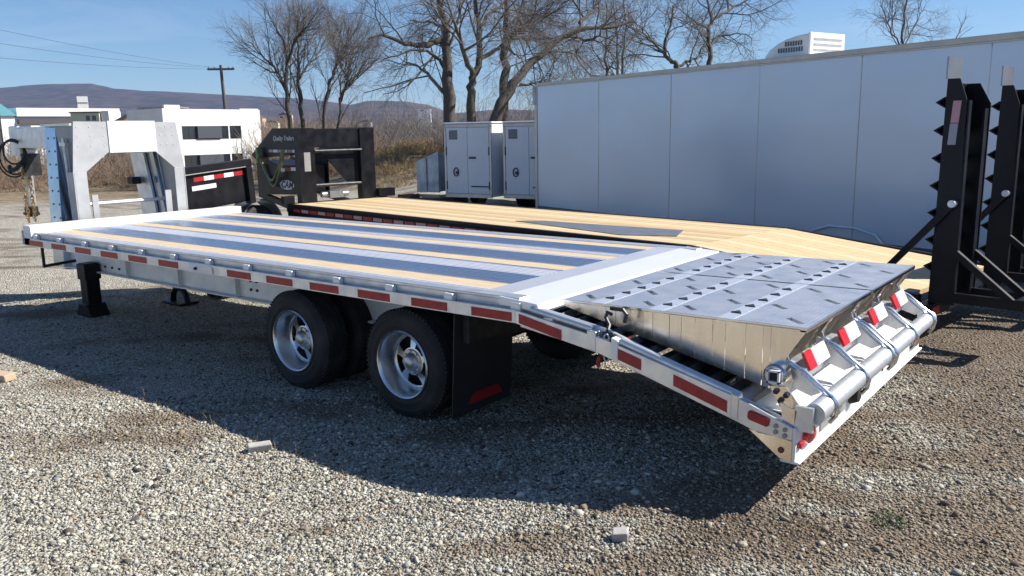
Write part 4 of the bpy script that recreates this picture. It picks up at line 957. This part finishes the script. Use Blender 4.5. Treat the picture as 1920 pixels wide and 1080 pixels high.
# utility pole and wires
q = at(428, 250, 130); up_ = thing('utility_pole', 'wooden utility pole with a single crossarm behind the white building', 'pole', (q.x, q.y, gz(q)), RA+.05)
zt_ = at(423, 124, 130).z-gz(q)
obj('pole', MB().tube([(0,0,-.5),(-.15,0,zt_*.5),(-.35,0,zt_)], [.30,.27,.22], 10), 'pole', up_, smooth=True)
obj('crossarm', MB().box((-2.4,-.12,zt_-.75),(1.7,.12,zt_-.45)), 'pole', up_)
for i, x in enumerate((-2.2,-1.3,.8,1.5)): obj('insulator', MB().lathe([(.06,0),(.09,.08),(.05,.2),(0,.22)], 'z', (x,0,zt_-.45), 8), 'darktrim', up_)
for i, (pa, pb) in enumerate(((((-250,40),60),((402,127),130)), (((-250,0),60),((410,127),130)), (((-250,85),60),((440,129),130)))):
    a = at(pa[0][0], pa[0][1], pa[1]); b = at(pb[0][0], pb[0][1], pb[1])
    pth = [a.lerp(b, t)+Vector((0,0,-1.1*4*t*(1-t)*.5)) for t in np.linspace(0,1,14)]
    tag(obj('power_line', MB().tube(pth, .013, 4), 'cable'), ('upper','topmost','lowest')[i]+' power line running left from the utility pole', 'wire', 'power lines')

# ------------------------------------------------------------------ trees
def tubes_mesh(name, lines, k, mt, parent, **props):
    """lines: list of (points n x 3, radii n); one mesh built in bulk."""
    groups = {}
    for P_, R_ in lines: groups.setdefault(len(P_), []).append((P_, R_))
    V_ = []; F_ = []; off = 0
    for n, L in groups.items():
        P_ = np.array([l[0] for l in L], float); R_ = np.array([l[1] for l in L], float); m_ = len(L)
        T_ = np.gradient(P_, axis=1); T_ /= np.linalg.norm(T_, axis=2, keepdims=True)+1e-9
        ref = np.where(np.abs(T_[:, :1, 2:]) < .9, np.array([[[0, 0, 1.]]]), np.array([[[1., 0, 0]]]))
        A_ = np.cross(T_, np.broadcast_to(ref, T_.shape)); A_ /= np.linalg.norm(A_, axis=2, keepdims=True)+1e-9
        B_ = np.cross(T_, A_); th = np.arange(k)*2*np.pi/k
        ring = P_[:, :, None]+R_[:, :, None, None]*(A_[:, :, None]*np.cos(th)[None, None, :, None]+B_[:, :, None]*np.sin(th)[None, None, :, None])
        V_.append(ring.reshape(-1, 3))
        b0 = (np.arange(m_)[:, None, None]*n+np.arange(n-1)[None, :, None])*k; j = np.arange(k)[None, None]; j2 = (j+1) % k
        F_.append((np.stack([b0+j, b0+j2, b0+k+j2, b0+k+j], -1)+off).reshape(-1, 4)); off += m_*n*k
    V_ = np.concatenate(V_); F_ = np.concatenate(F_)
    me = bpy.data.meshes.new(name); me.vertices.add(len(V_)); me.vertices.foreach_set('co', V_.astype(np.float32).ravel()); fill(me, F_, 4)
    me.polygons.foreach_set('use_smooth', np.ones(len(F_), bool)); me.materials.append(M[mt])
    o = link(name, me, parent)
    for a, b in props.items(): o[a] = b
    return o
def rnd_perp(d):
    r = RNG.normal(size=3); r -= d*(r@d); return r/(np.linalg.norm(r)+1e-9)
def branch(p, d, L, r0, n, wob, grav, r1=None):
    pts = [np.array(p, float)]; d = np.array(d, float); d /= np.linalg.norm(d); ds = [d]
    for i in range(n-1):
        d = d+RNG.normal(0, wob, 3)+np.array([0, 0, grav]); d /= np.linalg.norm(d); pts.append(pts[-1]+d*L/(n-1)); ds.append(d)
    return np.array(pts), np.linspace(r0, r1 if r1 is not None else r0*.35, n), ds
def sprout(lines, fine, pts, rad, ds, lev, spec):
    """grow side branches along a limb; spec[lev] = (count, len, len jitter, angle, wobble, gravity, start)"""
    if lev >= len(spec): return
    cnt, L, lj, ang, wob, grav, st_ = spec[lev]; n = len(pts)
    for i in range(cnt):
        t = st_+(1-st_)*(i+RNG.uniform(0, 1))/cnt; f = t*(n-1); a = int(min(f, n-2)); u = f-a
        p = pts[a]*(1-u)+pts[a+1]*u; r = rad[a]*(1-u)+rad[a+1]*u; d = ds[a]
        g = ang*RNG.uniform(.7, 1.3); dd = d*math.cos(g)+rnd_perp(d)*math.sin(g)
        ll = L*RNG.uniform(1-lj, 1+lj)*(1-.45*t)
        r0 = max(min(r*.6, ll*.014), .0038)
        last = lev >= len(spec)-1
        P_, R_, D_ = branch(p, dd, ll, r0, 4 if last else 6, wob, grav, r0*.35)
        (fine if lev >= 2 or last else lines).append((P_, np.maximum(R_, .0032)))
        sprout(lines, fine, P_, R_, D_, lev+1, spec)
def smooth_path(P_, n):
    P_ = np.array(P_, float); t = np.linspace(0, len(P_)-1, n); out = []
    for x in t:
        i = int(min(x, len(P_)-2)); u = x-i
        p0 = P_[max(i-1, 0)]; p1 = P_[i]; p2 = P_[i+1]; p3 = P_[min(i+2, len(P_)-1)]
        out.append(.5*((2*p1)+(-p0+p2)*u+(2*p0-5*p1+4*p2-p3)*u*u+(-p0+3*p1-3*p2+p3)*u**3))
    return np.array(out)
def tree(label, d, trunks, spec, group, bark='bark', tw='twig', name='bare_tree', jd=1.5, fr=1.):
    """trunks: list of (list of (px, py, depth offset), base radius, tip radius); limbs get real depth spread."""
    base = at(trunks[0][0][0][0], trunks[0][0][0][1], d); z0 = gz(base)
    t_ = thing(name, label, 'tree', (base.x, base.y, z0), 0, group)
    o = np.array([base.x, base.y, z0]); lines = []; fine = []
    for k, (pl, r0, r1) in enumerate(trunks):
        W_ = [np.array(at(a, b, d+c))-o for a, b, c in pl]
        if k == 0 or pl[0][1] >= 200: W_[0][2] = -.3
        n = max(7, 3*len(W_)); P_ = smooth_path(W_, n); P_[1:-1] += RNG.normal(0, .03, (n-2, 3))
        R_ = np.linspace(r0, r1, n)**1.0
        T_ = np.gradient(P_, axis=0); T_ /= np.linalg.norm(T_, axis=1)[:, None]
        lines.append((P_, R_)); sprout(lines, fine, P_, R_, list(T_), 0, spec)
    tubes_mesh('trunk', lines, 6, bark, t_); 
    tubes_mesh('crown', [(p, r*.85*fr) for p, r in fine], 3, tw, t_)
    return t_
PI = math.pi
G1 = 'tall bare trees behind the trailers'
# big trees (depth ~30 m)
specB = [(8,3.4,.4,.8,.16,.05,.30),(7,1.9,.4,.7,.2,-.02,.2),(6,1.0,.5,.65,.25,-.05,.15),(5,.55,.5,.6,.3,-.08,.2)]
specL = [(7,2.4,.4,.85,.18,.0,.2),(7,1.3,.4,.8,.25,-.05,.15),(6,.8,.5,.7,.3,-.10,.15)]
tree('thick bare tree rising behind the left white cargo trailer with long drooping limbs', 30,
     [([(842,262,0),(842,200,0),(838,120,.2),(836,60,.3),(826,0,.5),(815,-120,.8),(810,-260,1)],.235,.05)], specB, G1)
tree('drooping side limbs of the thick bare tree' if False else 'bare tree with a wide level limb reaching left over the black gooseneck', 31.5,
     [([(852,262,0),(838,170,0),(834,82,0),(800,84,-.8),(765,82,-1.5),(720,66,-2.5),(690,72,-3)],.20,.02),
      ([(836,176,0),(800,140,1),(775,122,1.5),(755,122,2)],.08,.015),([(834,128,0),(822,110,-1),(790,96,-2),(750,100,-2.6),(715,116,-3)],.08,.015),
      ([(832,60,0),(822,45,1),(790,42,2),(770,38,3)],.07,.015)], specL, G1)
tree('forked bare trunk between the two tallest trees', 30.5,
     [([(884,262,0),(884,190,0),(886,150,0),(898,115,.3),(899,60,.4),(893,10,.8),(885,-90,1),(880,-200,1)],.185,.04),
      ([(886,140,0),(872,105,-.6),(862,70,-1),(850,40,-1.6),(838,0,-2)],.11,.03),([(899,112,.3),(925,96,1),(945,80,1.4),(975,50,2),(1000,0,3)],.09,.025),
      ([(900,50,.4),(925,20,1.2),(948,2,2),(990,-60,3)],.07,.02)], specB, G1, 'bark2')
tree('straight bare tree with mossy upper trunk right of the forked trunk', 31,
     [([(943,262,0),(945,180,0),(947,130,0),(946,95,0),(950,40,.2),(950,-40,.2),(952,-200,.4)],.20,.05),
      ([(950,72,0),(985,72,1),(1030,72,2),(1075,66,3)],.08,.02),([(950,48,0),(975,32,1),(1010,28,2),(1050,30,3)],.06,.015),
      ([(946,85,0),(960,100,-1),(975,108,-1.6),(985,125,-2)],.06,.015)], specB, G1, 'bark2')
tree('dark bare tree leaning far to the right over the grey trailer', 29,
     [([(905,275,0),(928,225,0),(952,175,.2),(975,140,.4),(1010,106,.7),(1050,74,1),(1090,54,1.2),(1130,52,1.5),(1190,40,2)],.24,.04),
      ([(1088,55,1.2),(1092,38,1.6),(1115,15,2.2),(1130,-40,3)],.09,.03),([(1058,70,1),(1085,72,0),(1112,76,-1),(1125,60,-1.4),(1145,30,-2)],.07,.02),
      ([(975,158,.3),(1010,158,1),(1040,158,1.6)],.05,.012),([(1020,100,.7),(1060,98,2),(1090,110,3),(1110,130,3.6)],.05,.012)], specL, G1)
# left group
specS = [(13,2.5,.4,.5,.12,.08,.15),(10,1.3,.4,.55,.18,.04,.15),(6,.8,.5,.6,.25,.02,.12)]
G2 = 'bare trees left of the tall ones'
tree('leftmost bushy bare tree with slender upright stems beside the utility pole', 36,
     [([(548,262,0),(542,215,0),(537,165,0),(538,120,.2),(530,75,.5),(515,45,.8)],.13,.03),([(537,165,0),(520,135,1),(495,108,2),(465,78,3)],.07,.02),([(538,122,0),(548,90,-.6),(556,68,-1),(575,50,-1.6)],.06,.02)], specS, G2)
tree('slim straight bare tree just right of the leftmost one', 37,
     [([(572,262,0),(565,215,0),(560,160,0),(558,110,.3),(560,70,.4),(552,30,.6)],.12,.02),([(560,150,0),(580,120,1),(600,95,2),(610,75,3)],.05,.015)], specS, G2)
tree('bare tree with a slanted pair of stems in the middle of the left group', 36.5,
     [([(602,262,0),(609,205,0),(618,165,0),(628,130,.4),(635,90,.6),(640,55,.8)],.11,.02),([(625,135,.3),(645,100,1),(665,75,1.5)],.05,.012)], specS, G2)
tree('small bare tree curving right at the right end of the left group', 38,
     [([(622,262,0),(638,195,0),(648,165,0),(665,145,.6),(690,125,1)],.08,.02),([(640,190,0),(652,150,-1),(655,120,-1.5)],.05,.015)], specS, G2)
# right group behind the gray trailer
G3 = 'bare trees showing above the grey trailer'
specR = [(9,2.2,.4,.8,.2,.02,.25),(8,1.2,.4,.75,.25,0,.15),(8,.7,.5,.7,.3,-.02,.15)]
for i, (p_, lab) in enumerate((([(1130,260,0),(1138,180,0),(1136,110,0),(1138,60,.2),(1136,10,.4)],'thin straight bare stem left of the paired stems over the trailer'),
                ([(1158,260,0),(1157,180,0),(1158,120,0),(1155,60,.4),(1150,0,.6)],'left of a close pair of thin bare stems over the trailer'),
                ([(1166,260,0),(1168,180,0),(1166,120,0),(1172,60,-.4),(1168,-10,-.6)],'right of a close pair of thin bare stems over the trailer'))):
    tree(lab, 36+i*.8, [(p_,.10,.02)], specR, G3)
tree('crooked bare tree with a low looping limb above the grey trailer roof', 33,
     [([(1285,280,0),(1270,140,0),(1262,118,0),(1248,104,0),(1248,70,.2),(1258,45,.4),(1262,10,.5)],.12,.03),([(1248,104,0),(1230,85,-.6),(1210,65,-1),(1198,50,-1.5)],.06,.015),([(1265,125,0),(1290,115,.6),(1310,105,1),(1322,78,1.4)],.07,.02)], specR, G3)
tree('sturdy bare tree with a wide spreading top right of the looping limb', 33.5,
     [([(1330,280,0),(1330,160,0),(1330,100,0),(1328,60,0),(1335,35,.2),(1325,0,.4),(1318,-80,.6)],.13,.03),([(1333,40,.2),(1360,22,.8),(1390,5,1.5),(1430,-20,2)],.07,.015),([(1332,88,0),(1345,70,.5),(1385,62,1),(1410,72,1.5)],.06,.012),([(1328,55,0),(1300,40,-1),(1275,42,-2)],.05,.012)], specR, G3)
tree('pale twiggy bare tree far right above the grey trailer roof', 40,
     [([(1690,300,0),(1692,120,0),(1692,60,0),(1700,0,.3),(1702,-60,.4)],.09,.02),([(1692,90,0),(1670,50,-1),(1650,10,-2)],.05,.012),([(1692,90,0),(1715,50,1),(1735,10,2)],.05,.012)], specR, G3)
tree('thin bare sapling tip right of the pale twiggy tree', 40,
     [([(1790,300,0),(1790,120,0),(1795,70,0),(1812,30,.3)],.05,.01)], [(7,1.0,.4,.5,.15,.05,.5),(5,.6,.4,.5,.2,0,.2)], G3)

# ------------------------------------------------------------------ brush, woods, weeds
def brush(name, label, n, area, hgt, mt, stems, depth_pow=1., spread=.5):
    lines = []
    for i in range(n):
        pxl = RNG.uniform(*area[0]); d = RNG.uniform(*area[1]); p = at(pxl, 250, d); z = gz(p); h = hgt*RNG.uniform(.5, 1.25)
        for s_ in range(stems):
            dr_ = np.array([RNG.normal(0, spread), RNG.normal(0, spread), 1.]); P_, R_, D_ = branch((p.x+RNG.normal(0,.25), p.y+RNG.normal(0,.25), z-.1), dr_, h*RNG.uniform(.6,1.1), .012*d/30, 5, .16, .03, .005*d/30)
            lines.append((P_, R_))
            for q_ in range(5):
                j = RNG.integers(1, 4); dd = D_[j]*.7+rnd_perp(D_[j])*.7
                Pq, Rq, _ = branch(P_[j], dd, h*.45*RNG.uniform(.5,1.1), .007*d/30, 4, .2, .0, .0035*d/30); Rq = np.pad(Rq, (0, 0)); lines.append((Pq, Rq))
    o = tubes_mesh(name, lines, 3, mt, None); o['kind'] = 'stuff'; o['label'] = label; return o
brush('undergrowth', 'brown leafless thicket along the left edge of the lot', 190, ((-80, 285), (30, 42)), 1.25, 'twig_tan', 7)
brush('undergrowth', 'reddish brown scrub around the feet of the bare trees', 200, ((485, 700), (34, 50)), 1.5, 'twig_tan', 7)
brush('undergrowth', 'grey brown scrub behind the white cargo trailers', 170, ((835, 1010), (34, 50)), 1.7, 'twig', 7)
brush('dry_grass', 'pale dry grass on the bank beside the white cargo trailers', 420, ((715, 850), (25, 44)), .45, 'drygrass', 6)
brush('woods', 'leafless woods across the valley behind the town', 420, ((-60, 470), (125, 260)), 6.5, 'twig', 3, spread=.3)
brush('woods', 'brown leafless woods across the valley behind the bare trees', 620, ((470, 640), (115, 240)), 7.5, 'twig_tan', 4, spread=.32)
brush('woods', 'grey leafless woods across the valley behind the white cargo trailers', 900, ((630, 1040), (110, 240)), 8.6, 'twig', 4, spread=.32)
def grass(name, label, n, ctr, rad, h, mt):
    lines = []
    for i in range(n):
        a, r = RNG.uniform(0, 2*PI), rad*math.sqrt(RNG.uniform()); x, y = ctr[0]+r*math.cos(a), ctr[1]+r*math.sin(a)
        P_, R_, _ = branch((x, y, float(gh(x, y))-.005), (RNG.normal(0,.5), RNG.normal(0,.5), 1), h*RNG.uniform(.4,1.2), .0022, 4, .2, -.1, .0006); lines.append((P_, R_))
    o = tubes_mesh(name, lines, 3, mt, None); o['kind'] = 'stuff'; o['label'] = label
def gnd(pxl, pyl, z=0.):
    r = ray(pxl, pyl); t = (z-CP.z)/r.z; return CP+r*t
p = gnd(1672, 975, .13); grass('grass', 'small green grass tuft in the gravel', 120, (p.x, p.y), .09, .05, 'grass_green')
for (a, b) in ((430,825),(560,850),(330,800),(650,865),(240,770)):
    p = gnd(a, b); grass('weeds', 'dry weeds at the edge of the trailer shadow', 40, (p.x, p.y), .35, .09, 'drygrass')

for (a, b) in ((1700,900),(1850,960),(1560,1010),(1780,1040),(1330,1030),(1880,780),(60,820),(170,905)):
    p = gnd(a, b, .12 if a > 900 else 0); grass('weeds', 'dry weeds and straw lying on the gravel', 26, (p.x, p.y), .22, .05, 'drygrass')

# ------------------------------------------------------------------ loose blocks on the ground
def rock(p, dims, rz, label, tilt=.1, mt='stonewhite'):
    c8 = [(x*dims[0]/2*RNG.uniform(.82, 1.1), y*dims[1]/2*RNG.uniform(.8, 1.1), z*dims[2]/2*RNG.uniform(.8, 1.12)) for z in (-1, 1) for x, y in ((-1, -1), (1, -1), (1, 1), (-1, 1))]
    me = bpy.data.meshes.new('rock'); me.from_pydata(c8, [], [(0,3,2,1),(4,5,6,7),(0,1,5,4),(1,2,6,5),(2,3,7,6),(3,0,4,7)]); me.materials.append(M[mt])
    o = link('rock', me, None, (p.x, p.y, float(gh(p.x, p.y))+dims[2]*.42), (tilt, -.05, rz)); bv = o.modifiers.new('worn_edges', 'BEVEL'); bv.width = min(dims)*.13; bv.segments = 2; tag(o, label, 'rock', 'loose blocks on the gravel'); return o
rock(gnd(486,845), (.15,.07,.055), .95, 'pale oblong stone at the edge of the trailer shadow')
rock(gnd(1163,1046,.05), (.078,.066,.052), .5, 'white angular stone at the bottom of the picture')
rock(gnd(4,712), (.22,.10,.07), .3, 'tan block at the left edge of the lot', .1, 'tanwall')
